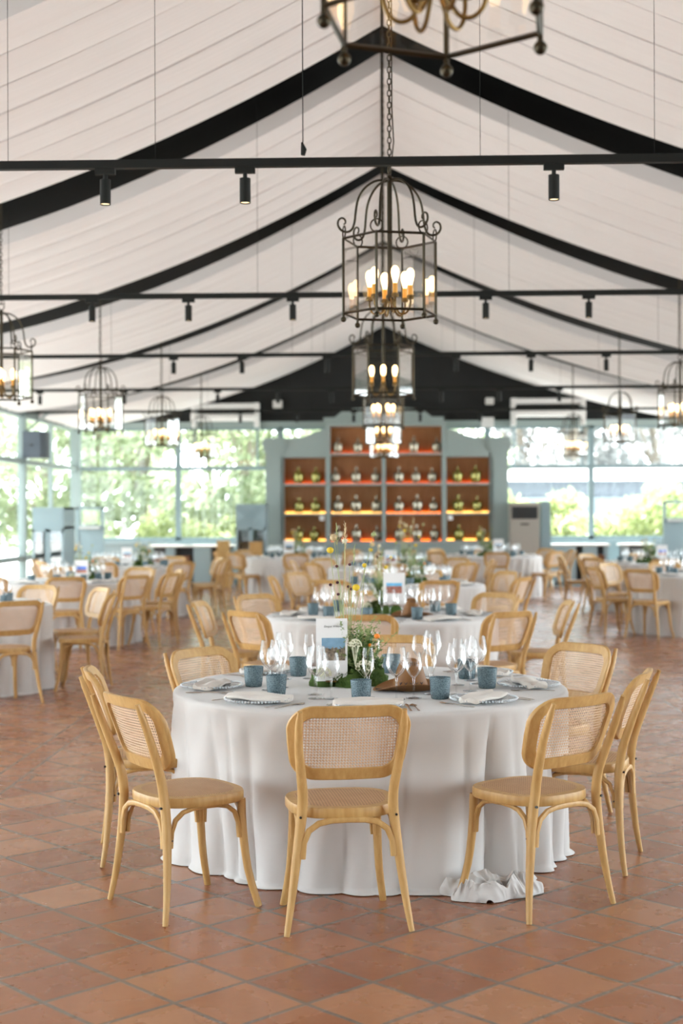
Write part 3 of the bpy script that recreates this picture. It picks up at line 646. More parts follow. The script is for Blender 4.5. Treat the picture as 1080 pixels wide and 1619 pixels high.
def tree_mesh(seed, h, n, size, spread):
    rnd = random.Random(seed); tr = MB(); cr = MB(); blobs = []
    tr.tube([(0, 0, -0.15), (0.05, 0, h * 0.3), (rnd.uniform(-.2, .2), rnd.uniform(-.2, .2), h * 0.7)], [0.16, 0.11, 0.05], 8)
    for i in range(11):
        a = rnd.uniform(0, 2 * PI); q = rnd.uniform(0.25, 1) * spread; z = rnd.uniform(0.12, 0.98) * h
        blobs.append((q * math.cos(a), q * math.sin(a), z, rnd.uniform(0.35, 0.6) * spread, rnd.uniform(0.3, 0.55) * spread))
        tr.tube([(0, 0, h * 0.35), (q * 0.5 * math.cos(a), q * 0.5 * math.sin(a), (h * 0.4 + z) / 2), (q * math.cos(a), q * math.sin(a), z)], [0.05, 0.03, 0.012], 5)
    leaf_cloud(cr, blobs, n, size, rnd); return tr.mesh('trunk', M['trunk']), cr
TR = [tree_mesh(3 + i, 5.2 + i * 0.4, 1900, 0.14, 1.8) for i in range(3)]
TM = {(i, m): TR[i][1].mesh('crown', M[m], False) for i in range(3) for m in ('tree_a', 'tree_b')}
rnd = random.Random(11); TP = []
for i in range(9): TP.append((-10.5 + i * 1.45 + rnd.uniform(-.3, .3), 35.0 + rnd.uniform(0, 4.0), 'tree_a', 'leafy green tree beyond the far windows, %s from the left corner' % ORD[i]))
for i in range(2): TP.append((-7.5 + i * 5.6 + rnd.uniform(-.3, .3), 42 + rnd.uniform(0, 3), 'tree_a', 'taller green tree behind the others beyond the far windows, %s from the left' % ORD[i]))
for i in range(6): TP.append((-11.5 - rnd.uniform(0, 3), 18 + i * 3.2, 'tree_b' if i % 2 else 'tree_a', 'tree outside the left glass wall, %s going away from the camera' % ORD[i]))
for i in range(7): TP.append((2.4 + i * 2.0 + rnd.uniform(-.4, .4), 62 + rnd.uniform(0, 6), 'tree_b', 'greyish tree behind the pale building at the right, %s from the shelving' % ORD[i]))
for i, (x, y, m, lab) in enumerate(TP):
    j = i % 3; t = thing('garden_tree', lab, 'tree', (x, y, -0.13), rnd.uniform(0, 6.28), 'garden trees'); s_ = rnd.uniform(0.85, 1.2) * (1.35 if y > 41 else 1.0) * (1.2 if y > 50 else 1.0); t.scale = (s_, s_, s_)
    link('trunk', TR[j][0], t); link('crown', TM[(j, m)], t)
hb = MB(); r2 = random.Random(5); leaf_cloud(hb, [(r2.uniform(-.5, .5), r2.uniform(-.3, .3), 0.3 + 0.22 * i, 0.55 - 0.03 * i, 0.45) for i in range(6)], 1500, 0.085, r2); hm = hb.mesh('foliage', M['hedge'], False)
st = MB(); [st.tube([(0, 0, -0.05), (0.2 * math.cos(a), 0.2 * math.sin(a), 1.2)], 0.02, 5) for a in (0, 1.3, 2.6, 4, 5.2)]; sm = st.mesh('stem', M['trunk'])
for i in range(11):
    t = thing('garden_shrub', 'sunlit yellow green shrub outside the far windows right of the shelving, %s from the shelving' % (ORD + ['eleventh'])[i], 'shrub', (2.5 + i * 0.72, 37 + rnd.uniform(-.5, .5), -0.13), rnd.uniform(0, 6), 'sunlit garden shrubs'); s_ = rnd.uniform(1.1, 1.45); t.scale = (s_, s_, s_)
    link('foliage', hm, t); link('stem', sm, t)
for i in range(8):
    t = thing('garden_shrub', 'low green shrub outside the far windows left of the shelving, %s from the corner' % ORD[i], 'shrub', (-7.6 + i * 0.75, 34.0 + rnd.uniform(-.3, .3), -0.13), rnd.uniform(0, 6), 'low shrubs at the left'); s_ = rnd.uniform(0.8, 1.1); t.scale = (s_, s_, s_)
    link('foliage', hm, t); link('stem', sm, t)
t = thing('garden_building', 'low white building with pale blue fence wall beyond the right far windows', 'building', (9.5, 48, -0.13))
b = MB(); b.box(-6, 14, 0, 6, 0, 2.2); b.build('wall', M['fence'], t, False)
b = MB(); b.box(-6.3, 14.3, -0.5, 6.3, 2.75, 3.15); b.build('roof', M['render'], t, False)
b = MB(); b.box(-6, 14, 0.1, 5.9, 2.2, 2.75); b.build('clerestory', M['speaker'], t, False)
b = MB(); b.box(1.2, 20, 42.0, 42.25, -0.13, 1.5); tag(b.build('garden_wall', M['render'], None, False), 'long low white garden wall behind the sunlit shrubs', 'wall')
# ------------------------------------------------------------------ cane chairs
def rrect(w0, w1, h, r, n=8):
    """rounded rectangle loop in (u, w): bottom width w0, top width w1, height h"""
    pts = []
    for (cx, cy, a0) in ((w1 / 2 - r, h - r, 0), (-(w1 / 2 - r), h - r, PI / 2), (-(w0 / 2 - r), r, PI), (w0 / 2 - r, r, 1.5 * PI)):
        for i in range(n + 1): a = a0 + PI / 2 * i / n; pts.append((cx + r * math.cos(a), cy + r * math.sin(a)))
    return pts
def densify(p, k=3):
    out = []
    for i in range(len(p)):
        a, c = p[i], p[(i + 1) % len(p)]; d = math.hypot(c[0] - a[0], c[1] - a[1]); m = max(1, int(d / 0.04))
        for j in range(m): out.append((a[0] + (c[0] - a[0]) * j / m, a[1] + (c[1] - a[1]) * j / m))
    return out
def spine(z): return -0.195 - 0.055 * max(0, z - 0.45) - 0.36 * max(0, z - 0.52) ** 1.15
def backpt(u, w, off=0.0):
    z = 0.58 + w * 0.985; return Vector((u, spine(z) + 0.024 + 0.045 * (abs(u) / 0.235) ** 2 + off, z))
def make_chair():
    t = thing('cane_chair', 'x', 'chair')
    # seat
    N = 56
    def outl(sc, z, sh=0.0):
        L = []
        for i in range(N):
            a = 2 * PI * i / N; c, s = math.cos(a), math.sin(a); e = 0.72
            x = 0.212 * math.copysign(abs(c) ** e, c); y = 0.208 * math.copysign(abs(s) ** e, s); x *= 1.0 + 0.07 * y / 0.2
            L.append((x * sc, y * sc + 0.005, z))
        return L
    b = MB(); b.loft([outl(0.90, 0.432), outl(0.985, 0.433), outl(1.0, 0.438), outl(1.0, 0.464), outl(0.985, 0.472), outl(0.83, 0.474), outl(0.81, 0.468)], True, True); b.build('seat_frame', M['wood'], t)
    b = MB(); rings = [0.02, 0.3, 0.55, 0.75, 0.835]
    vs = []; fs = []
    for r in rings:
        for p in outl(r, 0.474 + 0.004 * (1 - (r / 0.835) ** 2)): vs.append(p)
    for i in range(4):
        for k in range(N): l = (k + 1) % N; fs.append((i * N + k, i * N + l, (i + 1) * N + l, (i + 1) * N + k))
    fs.append(tuple(range(N))); b.add(vs, fs)
    for i, p in enumerate(vs): b.uv[i] = (p[0] + 1, p[1] + 1)
    b.build('seat_cane', M['seat_cane'], t)
    for s in (-1, 1):
        b = MB(); P = smooth([(s * 0.240, -0.226, 0), (s * 0.222, -0.209, 0.11), (s * 0.201, -0.195, 0.26), (s * 0.183, -0.190, 0.40), (s * 0.175, -0.195, 0.48), (s * 0.176, spine(0.55), 0.55), (s * 0.186, spine(0.63), 0.63), (s * 0.196, spine(0.72), 0.72), (s * 0.199, spine(0.80), 0.80), (s * 0.197, spine(0.86), 0.86)], 3)
        b.tube(P, [max(0.010, 0.0205 - 0.026 * abs(p.z - 0.46) ** 1.35 - 0.2 * max(0, p.z - 0.82)) for p in P], 10, ref=(1, 0, 0)); b.build('rear_leg', M['wood'], t)
        b = MB(); P = smooth([(s * 0.170, 0.160, 0.44), (s * 0.173, 0.165, 0.32), (s * 0.184, 0.184, 0.15), (s * 0.207, 0.220, 0)], 3); b.tube(P, [0.0145 + 0.005 * p.z / 0.44 for p in P], 10, ref=(1, 0, 0)); b.build('front_leg', M['wood'], t)
    # back: bent frame around a cane panel
    LP = [(u * (1 + 0.045 * (1 - ((w - 0.15) / 0.15) ** 2)), w) for u, w in densify(rrect(0.435, 0.46, 0.30, 0.092))]; n = len(LP); cs = [(-0.021, -0.011), (0.021, -0.011), (0.024, -0.006), (0.024, 0.006), (0.021, 0.011), (-0.021, 0.011), (-0.024, 0.006), (-0.024, -0.006)]
    loops = [[] for _ in cs]; cx, cy = 0, 0.15
    for i in range(n):
        a, c = Vector(LP[i - 1]), Vector(LP[(i + 1) % n]); tg = (c - a).normalized(); nr = Vector((tg.y, -tg.x)); p = Vector(LP[i])
        for j, (e, d) in enumerate(cs):
            q = p - nr * 0.024 + nr * e; loops[j].append(backpt(q.x, q.y, d))
    b = MB(); m = len(cs); vs = [loops[j][i] for i in range(n) for j in range(m)]
    b.add(vs, [(i * m + j, i * m + (j + 1) % m, ((i + 1) % n) * m + (j + 1) % m, ((i + 1) % n) * m + j) for i in range(n) for j in range(m)]); b.build('back_frame', M['wood'], t)
    b = MB(); inner = []
    for i in range(n):
        a, c = Vector(LP[i - 1]), Vector(LP[(i + 1) % n]); tg = (c - a).normalized(); inner.append(Vector(LP[i]) - Vector((tg.y, -tg.x)) * 0.040)
    vs = []; fs = []; R = [1.0, 0.75, 0.5, 0.25, 0.05]
    for r in R:
        for p in inner:
            q = Vector((0, 0.15)) + (p - Vector((0, 0.15))) * r; b.uv[len(vs)] = (q.x + 1, q.y + 1); vs.append(backpt(q.x, q.y, 0.002))
    for i in range(4):
        for k in range(n): l = (k + 1) % n; fs.append((i * n + k, i * n + l, (i + 1) * n + l, (i + 1) * n + k))
    fs.append(tuple(4 * n + k for k in range(n))); b.add(vs, fs); b.build('back_cane', M['cane'], t)
    # bent braces under the seat
    def brace(p):
        q = MB(); q.tube(p, 0.0125, 8, flat=0.8); q.build('bent_brace', M['wood'], t)
    def arch(a, c, z0):
        a, c = Vector(a), Vector(c); P = []
        for (f, z) in ((0.0, z0), (0.015, z0 + 0.06), (0.07, z0 + 0.105), (0.18, z0 + 0.132), (0.32, z0 + 0.142), (0.5, z0 + 0.144)): P.append((f, z))
        P += [(1 - f, z) for f, z in reversed(P[:-1])]
        return [(a.x + (c.x - a.x) * f, a.y + (c.y - a.y) * f, z) for f, z in P]
    brace(arch((-0.176, -0.2, 0), (0.176, -0.2, 0), 0.285))
    brace(arch((-0.160, 0.176, 0), (0.160, 0.176, 0), 0.285))
    for s in (-1, 1): brace(arch((s * 0.185, -0.172, 0), (s * 0.172, 0.150, 0), 0.285))
    for s in (-1, 1):
        b = MB(); b.tube([(s * 0.184, -0.205, 0.445), (s * 0.184, -0.2175, 0.445)], 0.005, 8); b.tube([(s * 0.1905, -0.17, 0.315), (s * 0.1975, -0.17, 0.315)], 0.004, 8); b.build('bolt', M['bolt'], t)
    return t
CH = make_chair(); index_kids(None); CHKIDS = dict(KIDS); ch_used = [False]
SEAT = ['front', 'front-right', 'right', 'back-right', 'back', 'back-left', 'left', 'front-left']
def seat_name(a): return SEAT[round((a % 360) / 45) % 8]
def place_chair(x, y, rz, label, group):
    KIDS.clear(); KIDS.update(CHKIDS)
    o = CH if not ch_used[0] else copy_tree(CH, None, () if y < 13.5 else ('bolt',)); ch_used[0] = True
    o.location = (x, y, 0); o.rotation_euler = (0, 0, rz); o['label'] = label; o['group'] = group; return o

# ------------------------------------------------------------------ tables with floor-length cloths
TRAD, TZ = 0.945, 0.76
def make_cloth(seed, nf, amp, hemv):
    rnd = random.Random(seed); N = 400
    ph = [rnd.uniform(0, 6.28) for _ in range(6)]
    def fold(a):
        b_ = a + 0.16 * math.sin(2 * a + ph[0]) + 0.10 * math.sin(5 * a + ph[1])
        f = 2 * abs(math.sin(nf * b_ / 2 + ph[2])) ** 0.55 - 1; k_ = 0.55 + 0.45 * math.sin(3 * a + ph[3])
        return (0.75 * f - 0.25) * k_ + 0.22 * (2 * abs(math.sin((nf + 9) * a / 2 + ph[4])) ** 0.6 - 1) - 0.1
    b = MB(); loops = []
    for r in (0.02, 0.3, 0.6, 0.8, 0.9): loops.append([(r * TRAD * math.cos(2 * PI * k / N), r * TRAD * math.sin(2 * PI * k / N), TZ) for k in range(N)])
    for (dr, z) in ((-0.03, TZ), (-0.014, TZ - 0.0015), (-0.004, TZ - 0.007), (0.0, TZ - 0.018)): loops.append([((TRAD + dr) * math.cos(2 * PI * k / N), (TRAD + dr) * math.sin(2 * PI * k / N), z) for k in range(N)])
    V = [0.03, 0.07, 0.12, 0.18, 0.26, 0.35, 0.45, 0.55, 0.65, 0.75, 0.84, 0.91, 0.96, 0.985]
    for v in V:
        L = []
        for k in range(N):
            a = 2 * PI * k / N; f = fold(a + 0.06 * v * math.sin(3 * a)); z = (TZ - 0.018) * (1 - v)
            w = v ** 0.55; r = TRAD + 0.004 * w + amp * w * (f - (0.32 if seed == 3 else 0.15)) + 0.004 * math.sin(31 * a + 9 * v)
            r += 0.014 * max(0, v - 0.88) / 0.12 * (0.6 + 0.4 * math.sin(4 * a + ph[5]))
            if v > 0.8: z += max(0, hemv * math.sin(3 * a + ph[1]) * (v - 0.8) * 0.6); r -= hemv * 0.25 * max(0, math.sin(7 * a + ph[4])) * (v - 0.8)
            L.append((r * math.cos(a), r * math.sin(a), max(0.006, z)))
        loops.append(L)
    L2 = []
    for k in range(N):
        x, y, z = loops[-1][k]; a = 2 * PI * k / N; d = 0.015 + 0.02 * max(0, math.sin(9 * a + ph[2])); rr = math.hypot(x, y); L2.append((x * (1 + d / rr), y * (1 + d / rr), 0.004 if z < 0.03 else z - 0.012))
    loops.append(L2)
    b.loft(loops, True, False); return b.mesh('cloth', M['linen'], True, 75)
CLOTH = [make_cloth(3, 15, 0.115, 0.12), make_cloth(8, 22, 0.07, 0.05), make_cloth(14, 20, 0.07, 0.05)]
TOPM = (lambda b: (b.lathe([(0.0001, 0.725), (0.9, 0.725), (0.925, 0.735), (0.925, 0.75), (0.9, 0.755), (0.0001, 0.755)], 48, cap=False), b.mesh('table_top', M['brown_wood']))[-1])(MB())
LEGM = (lambda b: (b.lathe([(0.28, 0.0), (0.28, 0.03), (0.05, 0.07), (0.045, 0.70), (0.2, 0.725)], 24), b.mesh('pedestal', M['black']))[-1])(MB())

# ------------------------------------------------------------------ tableware prototypes
def lathe_mesh(name, prof_, m, n=22): b = MB(); b.lathe(prof_, n, cap=False); return b.mesh(name, m, True, 60)
def glass_set(bowl, foot, z0):
    return (lathe_mesh('bowl', bowl, M['glass']), lathe_mesh('stem', [(0.0042, 0.006), (0.0036, 0.03), (0.0036, z0 - 0.03), (0.006, z0 - 0.006), (0.009, z0)], M['glass'], 10),
            lathe_mesh('foot', [(0.0001, 0.0), (foot, 0.0), (foot, 0.002), (foot * 0.5, 0.004), (0.0045, 0.008)], M['glass']))
BIG = glass_set([(0.006, 0.100), (0.016, 0.106), (0.031, 0.119), (0.042, 0.138), (0.0475, 0.160), (0.047, 0.182), (0.043, 0.208), (0.038, 0.235)], 0.038, 0.103)
WIN = glass_set([(0.006, 0.092), (0.014, 0.098), (0.026, 0.112), (0.035, 0.131), (0.0385, 0.150), (0.037, 0.172), (0.033, 0.195), (0.030, 0.207)], 0.034, 0.095)
FLU = glass_set([(0.005, 0.095), (0.012, 0.103), (0.020, 0.122), (0.0265, 0.148), (0.0275, 0.172), (0.0255, 0.200), (0.0225, 0.225)], 0.032, 0.098)
def merge_glass(parts):
    b = MB()
    for me in parts:
        b.add([v.co for v in me.vertices], [list(p.vertices) for p in me.polygons])
    return b.mesh('wine_glass', M['glass'], True, 60)
FARG = [merge_glass(BIG), merge_glass(WIN), merge_glass(FLU)]
def tumbler_mesh():
    b = MB(); b.lathe([(0.0001, 0.0), (0.037, 0.0), (0.040, 0.003), (0.0435, 0.03), (0.048, 0.093), (0.048, 0.096), (0.0455, 0.096), (0.041, 0.03), (0.037, 0.014), (0.0001, 0.012)], 26, cap=False); return b.mesh('glass_tumbler', M['tumbler'], True, 50)
TUM = tumbler_mesh()
PLATE = lathe_mesh('dish', [(0.0001, 0.004), (0.085, 0.004), (0.10, 0.007), (0.138, 0.016), (0.146, 0.019), (0.138, 0.018), (0.098, 0.010), (0.0001, 0.008)], M['beads'], 40)
def beads():
    b = MB()
    for k in range(64): a = 2 * PI * k / 64; b.ball((0.146 * math.cos(a), 0.146 * math.sin(a), 0.017), 0.0058, 6, 4)
    return b.mesh('beaded_rim', M['beads'])
BEAD = beads()
def napkin_mesh(seed):
    rnd = random.Random(seed); b = MB(); p0 = rnd.uniform(0, 6)
    sec = []                                     # folded cross-section in (y, z): flat layers with a roll at one edge
    for i in range(9): a = PI * 0.5 + PI * i / 8; sec.append((-0.05 + 0.013 * math.cos(a), 0.013 + 0.013 * math.sin(a)))
    for i in range(7): sec.append((-0.04 + 0.095 * i / 6, 0.001))
    for i in range(1, 6): a = -PI / 2 + PI * i / 5; sec.append((0.055 + 0.007 * math.cos(a), 0.008 + 0.007 * math.sin(a)))
    for i in range(6): sec.append((0.05 - 0.085 * (i + 1) / 6, 0.017 + 0.004 * math.sin(i * 1.1)))
    loops = []
    for j in range(21):
        t_ = j / 20; x = -0.15 + 0.30 * t_; sk = 1 - 0.25 * abs(2 * t_ - 1) ** 3; loops.append([(x, y * sk + 0.012 * math.sin(3 * t_ + p0), z * (1 - 0.12 * math.sin(PI * t_ * 2 + p0)) + 0.0035 * math.sin(9 * t_ + p0 + y * 40) - 0.006 * abs(2 * t_ - 1) ** 2 + 0.006) for y, z in sec])
    b.loft(loops); return b.mesh('napkin', M['napkin'], True, 80)
NAP = [napkin_mesh(i) for i in range(3)]
def cutlery(kind):
    b = MB()
    def blade(st, th=0.0011):
        L = [[(-w, y, z), (-w * 0.4, y, z + th), (w * 0.4, y, z + th), (w, y, z), (0, y, z - th)] for y, w, z in st]; b.loft(L)
    if kind == 'fork':
        blade([(-0.10, 0.006, 0.003), (-0.06, 0.0045, 0.003), (0.02, 0.0028, 0.004), (0.045, 0.004, 0.005), (0.058, 0.0105, 0.004), (0.068, 0.011, 0.003)])
        for x in (-0.0088, -0.003, 0.003, 0.0088): b.tube([(x, 0.066, 0.003), (x, 0.085, 0.0028), (x, 0.104, 0.005)], [0.0016, 0.0016, 0.0008], 5)
    elif kind == 'knife': blade([(-0.11, 0.0065, 0.003), (-0.06, 0.006, 0.003), (0.0, 0.0045, 0.003), (0.01, 0.0075, 0.003), (0.07, 0.0085, 0.003), (0.10, 0.006, 0.003), (0.112, 0.001, 0.003)])
    else: blade([(-0.10, 0.006, 0.003), (-0.06, 0.0045, 0.003), (0.02, 0.003, 0.004), (0.045, 0.004, 0.005), (0.055, 0.011, 0.0035), (0.072, 0.0165, 0.002), (0.09, 0.0155, 0.002), (0.103, 0.008, 0.003), (0.107, 0.002, 0.004)])
    return b.mesh(kind, M['silver'], True, 50)
CUT = {k: cutlery(k) for k in ('fork', 'knife', 'spoon')}
SZ = TZ + 0.0008
def set_place(cx, cy, ang, tn, detail, rnd, jit=1.0):
    """one cover in front of the chair at angle ang (degrees, 0 = the side towards the entrance)"""
    a = math.radians(ang); out = Vector((math.sin(a), -math.cos(a), 0)); tan = Vector((math.cos(a), math.sin(a), 0)); rz = a
    sn = seat_name(ang) if True else ''
    def at(r, s): return Vector((cx, cy, SZ)) + out * r + tan * s
    p = at(0.76, 0)
    if not in_view(p): return
    plc = '%s seat, %s' % (SEATLAB.get((tn, ang), sn), tn)
    if detail >= 1:
        t = thing('charger_plate', 'beaded glass charger plate at the ' + plc, 'plate', p, 0, 'beaded glass charger plates'); link('dish', PLATE, t)
        if detail >= 2: link('beaded_rim', BEAD, t)
        zt = 0.008
    else:
        tag(link('charger_plate', PLATE, None, p), 'glass charger plate at the ' + plc, 'plate', 'beaded glass charger plates'); zt = 0.008
    n = link('napkin', NAP[rnd.randrange(3)], None, p + Vector((0, 0, zt)), rz + rnd.uniform(-0.25, 0.25) + (PI if rnd.random() < 0.5 else 0)); tag(n, 'folded beige napkin on the plate at the ' + plc, 'napkin', 'folded napkins')
    if detail >= 1:
        for k, s, dr in (('fork', -0.175, 0), ('knife', 0.172, 0), ('spoon', 0.203, 0.005)):
            c = link(k, CUT[k], None, at(0.77 + dr, s), rz + rnd.uniform(-.12, .12)); tag(c, 'pale metal %s beside the plate, %s' % (k, plc), k, 'cutlery on the tables')
    for i, (r, s, nm) in enumerate(((0.50, 0.10, 'large clear wine glass'), (0.47, 0.20, 'smaller clear wine glass'), (0.42, 0.02, 'clear champagne flute'))):
        q = at(r + rnd.uniform(-.02, .02) * jit, s + rnd.uniform(-.025, .025) * jit); lb = nm + ' at the ' + plc; nme = 'champagne_flute' if i == 2 else 'wine_glass'
        if detail >= 2:
            g = thing(nme, lb, 'wine glass', q, 0, 'stemmed glasses on the tables')
            for nm_, me in zip(('bowl', 'stem', 'foot'), (BIG, WIN, FLU)[i]): link(nm_, me, g)
        else: tag(link(nme, FARG[i], None, q), lb, 'wine glass', 'stemmed glasses on the tables')
    q = at(0.56, -0.06 + rnd.uniform(-.03, .03)); tag(link('glass_tumbler', TUM, None, q, rnd.uniform(0, 6)), 'blue grey glass tumbler at the ' + plc, 'tumbler', 'blue grey tumblers')
SEATLAB = {}

# ------------------------------------------------------------------ centrepieces, cards, hats
def leaf_at(b, c, d, s, w=0.4):
    d = d.normalized(); e = d.orthogonal().normalized(); b.add([c, c + d * s * 0.5 + e * s * w * 0.5, c + d * s, c + d * s * 0.5 - e * s * w * 0.5], [(0, 1, 2, 3)])
def centrepiece(x, y, seed, label, tall=1.0, detail=True):
    rnd = random.Random(seed); t = thing('flower_centrepiece', label, 'flowers', (x, y, SZ), 0, 'moss and meadow flower centrepieces')
    b = MB()                                     # moss bed: lumpy mound
    for i in range(9):
        cx, cy, r = rnd.uniform(-0.13, 0.13), rnd.uniform(-0.06, 0.06), rnd.uniform(0.05, 0.075)
        vs = []; fs = []; n, m = 14, 8
        for j in range(m + 1):
            for k in range(n):
                th, ph = PI * 0.5 * j / m, 2 * PI * k / n; d = Vector((math.cos(th) * math.cos(ph), math.cos(th) * math.sin(ph), math.sin(th))); q = r * (1 + 0.25 * mnoise.noise(d * 4 + Vector((i * 3, seed, 0))))
                vs.append((cx + d.x * q, cy + d.y * q, d.z * q * 1.4))
        for j in range(m):
            for k in range(n): l = (k + 1) % n; fs.append((j * n + k, j * n + l, (j + 1) * n + l, (j + 1) * n + k))
        b.add(vs, fs)
    for i in range(1800 if detail else 350):
        a, r = rnd.uniform(0, 2 * PI), math.sqrt(rnd.random()); leaf_at(b, Vector((0.17 * r * math.cos(a), 0.10 * r * math.sin(a), 0.092 * math.sqrt(max(0, 1 - r * r)) + 0.004)), Vector((rnd.gauss(0, .6), rnd.gauss(0, .6), 1)), rnd.uniform(.008, .02), 0.5)
    o = b.build('moss_bed', M['moss'], t); 
    for nm, mt, n, cxo, rx, h, ls in (('foliage', 'leaf', 3000, 0.05, 0.062, 0.27, 0.024), ('foliage', 'leaf2', 2200, 0.03, 0.075, 0.34, 0.016)):
        b = MB(); n = n if detail else n // 3; ls = ls if detail else ls * 1.6
        for i in range(48):
            bx, by = cxo + rnd.gauss(0, 0.035), rnd.gauss(0, 0.03); tx, ty, tz = cxo + rnd.gauss(0, rx), rnd.gauss(0, rx * 0.8), h * rnd.uniform(0.45, 1.0)
            P = [Vector((bx, by, 0.05)), Vector(((bx + tx) / 2, (by + ty) / 2, tz * 0.6)), Vector((tx, ty, tz))]; b.tube(P, [0.0014, 0.001, 0.0006], 4)
            for k in range(n // 48):
                f = rnd.uniform(0.12, 1); c = P[0].lerp(P[1], f * 2) if f < .5 else P[1].lerp(P[2], f * 2 - 1); leaf_at(b, c, Vector((rnd.gauss(0, 1), rnd.gauss(0, 1), rnd.gauss(.3, .7))), ls * rnd.uniform(.6, 1.3))
        b.build(nm, M[mt], t, False)
    def stem(p0, p1, r=0.0016, bend=0.02):
        p0, p1 = Vector(p0), Vector(p1); q = (p0 + p1) / 2 + Vector((rnd.uniform(-bend, bend), rnd.uniform(-bend, bend), 0)); s_ = MB(); s_.tube([p0, p0.lerp(q, .5) , q, p1], r, 5); return s_
    def bloom(nm, p, r, mt, base=(0.0, 0.0, 0.06), spiky=0):
        s_ = stem((base[0] + rnd.uniform(-.02, .02), base[1] + rnd.uniform(-.02, .02), 0.05), p); o = s_.build('flower_stem', M['stem'], t); h = MB(); h.ball(p, r, 12, 9, 0.9)
        for k in range(spiky): d = Vector((rnd.gauss(0, 1), rnd.gauss(0, 1), rnd.gauss(0, 1))).normalized(); h.tube([Vector(p) + d * r * 0.8, Vector(p) + d * r * 1.5], [0.0016, 0.0005], 4)
        h.build(nm, M[mt], o)
    T = tall
    for (px, pz, r) in ((-0.09, 0.655 * T, 0.017), (0.035, 0.475 * T, 0.018), (0.075, 0.58 * T, 0.012)): bloom('flower_head', (px, rnd.uniform(-.03, .03), pz), r, 'yellow')
    for (px, pz, r, mt) in ((-0.075, 0.715 * T, 0.018, 'straw'), (-0.02, 0.70 * T, 0.013, 'cream'), (0.12, 0.73 * T, 0.012, 'stem')): bloom('seed_head', (px, rnd.uniform(-.03, .03), pz), r, mt, spiky=26)
    for (px, pz, mt) in ((0.135, 0.245, 'orange'), (0.10, 0.20, 'orange')): bloom('flower_head', (px, -0.04 + rnd.uniform(-.04, .0), pz), 0.014 if pz > .22 else 0.009, mt, (0.06, 0, 0))
    for i in range(7): bloom('flower_head', (-0.04 + rnd.uniform(-.06, .06), rnd.uniform(-.05, .05), rnd.uniform(.42, .62) * T), 0.008, 'burgundy')
    for i in range(4):
        b = MB(); x0 = -0.02 + rnd.uniform(-.03, .03); x1 = x0 + rnd.uniform(-.06, .05); z1 = rnd.uniform(.6, .84) * T; P = [Vector((x0, 0.01, .04)), Vector(((x0 + x1) / 2, 0.0, z1 * .55)), Vector((x1, rnd.uniform(-.03, .03), z1))]; b.tube(P, [.0018, .0014, .0007], 5)
        for k in range(14): c = P[1].lerp(P[2], .72 + .28 * k / 14); b.tube([c, c + Vector((rnd.uniform(-.014, .014), rnd.uniform(-.01, .01), .02))], [.0022, .0005], 4)
        b.build('grass_stalk', M['straw' if i % 2 else 'stem'], t)
    for (px, pz, r) in ((0.075, 0.085, 0.045), (-0.12, 0.06, 0.035), (0.03, 0.20, 0.03)):
        b = MB()
        for k in range(70):
            d = Vector((rnd.gauss(0, 1), rnd.gauss(0, 1) - .3, abs(rnd.gauss(0, 1)))).normalized(); c = Vector((px, -0.09, pz)) + d * r; b.ball(c, 0.0045, 5, 4)
        for k in range(10): d = Vector((rnd.gauss(0, 1), rnd.gauss(0, 1), abs(rnd.gauss(0, 1)))).normalized(); b.tube([(px, -0.07, pz * .5), Vector((px, -0.09, pz)) + d * r], .001, 4)
        b.build('umbel', M['cream'], t)
    return t
def table_card(x, y, z, rz, w, h, pic, label, text=None):
    t = thing('table_card', label, 'card', (x, y, z), rz)
    b = MB(); b.box(-w / 2, w / 2, -0.001, 0.001, 0, h); b.build('sheet', M['card'], t, False)
    b = MB(); x0, x1, z0, z1 = -w * .32, w * .43, h * .33, h * .69
    if text is None: x0, x1, z0, z1 = -w * .36, w * .36, h * .36, h * .68
    b.add([(x0, -0.0016, z0), (x1, -0.0016, z0), (x1, -0.0016, z1), (x0, -0.0016, z1)], [(0, 1, 2, 3)])
    for i, u in enumerate(((0, 0), (1, 0), (1, 1), (0, 1))): b.uv[i] = u
    b.build('picture', M[pic], t, False)
    b = MB(); b.box(-0.03, 0.03, -0.012, 0.012, -0.004, 0.004); b.tube([(0, 0.004, 0), (0, 0.004, 0.06)], 0.002, 5); b.build('clip_stand', M['brass'], t)
    if text:
        cu = bpy.data.curves.new('lettering', 'FONT'); cu.body = text; cu.size = 0.0125; cu.shear = 0.35; cu.align_x = 'CENTER'; cu.extrude = 0.0002
        tmp = bpy.data.objects.new('tmp', cu); COL.objects.link(tmp); dg = bpy.context.evaluated_depsgraph_get(); me = bpy.data.meshes.new_from_object(tmp.evaluated_get(dg)); bpy.data.objects.remove(tmp)
        me.materials.clear(); me.materials.append(M['ink']); o = link('lettering', me, t, (0.005, -0.0016, h * .86)); o.rotation_euler = (PI / 2, 0, 0)
    return t
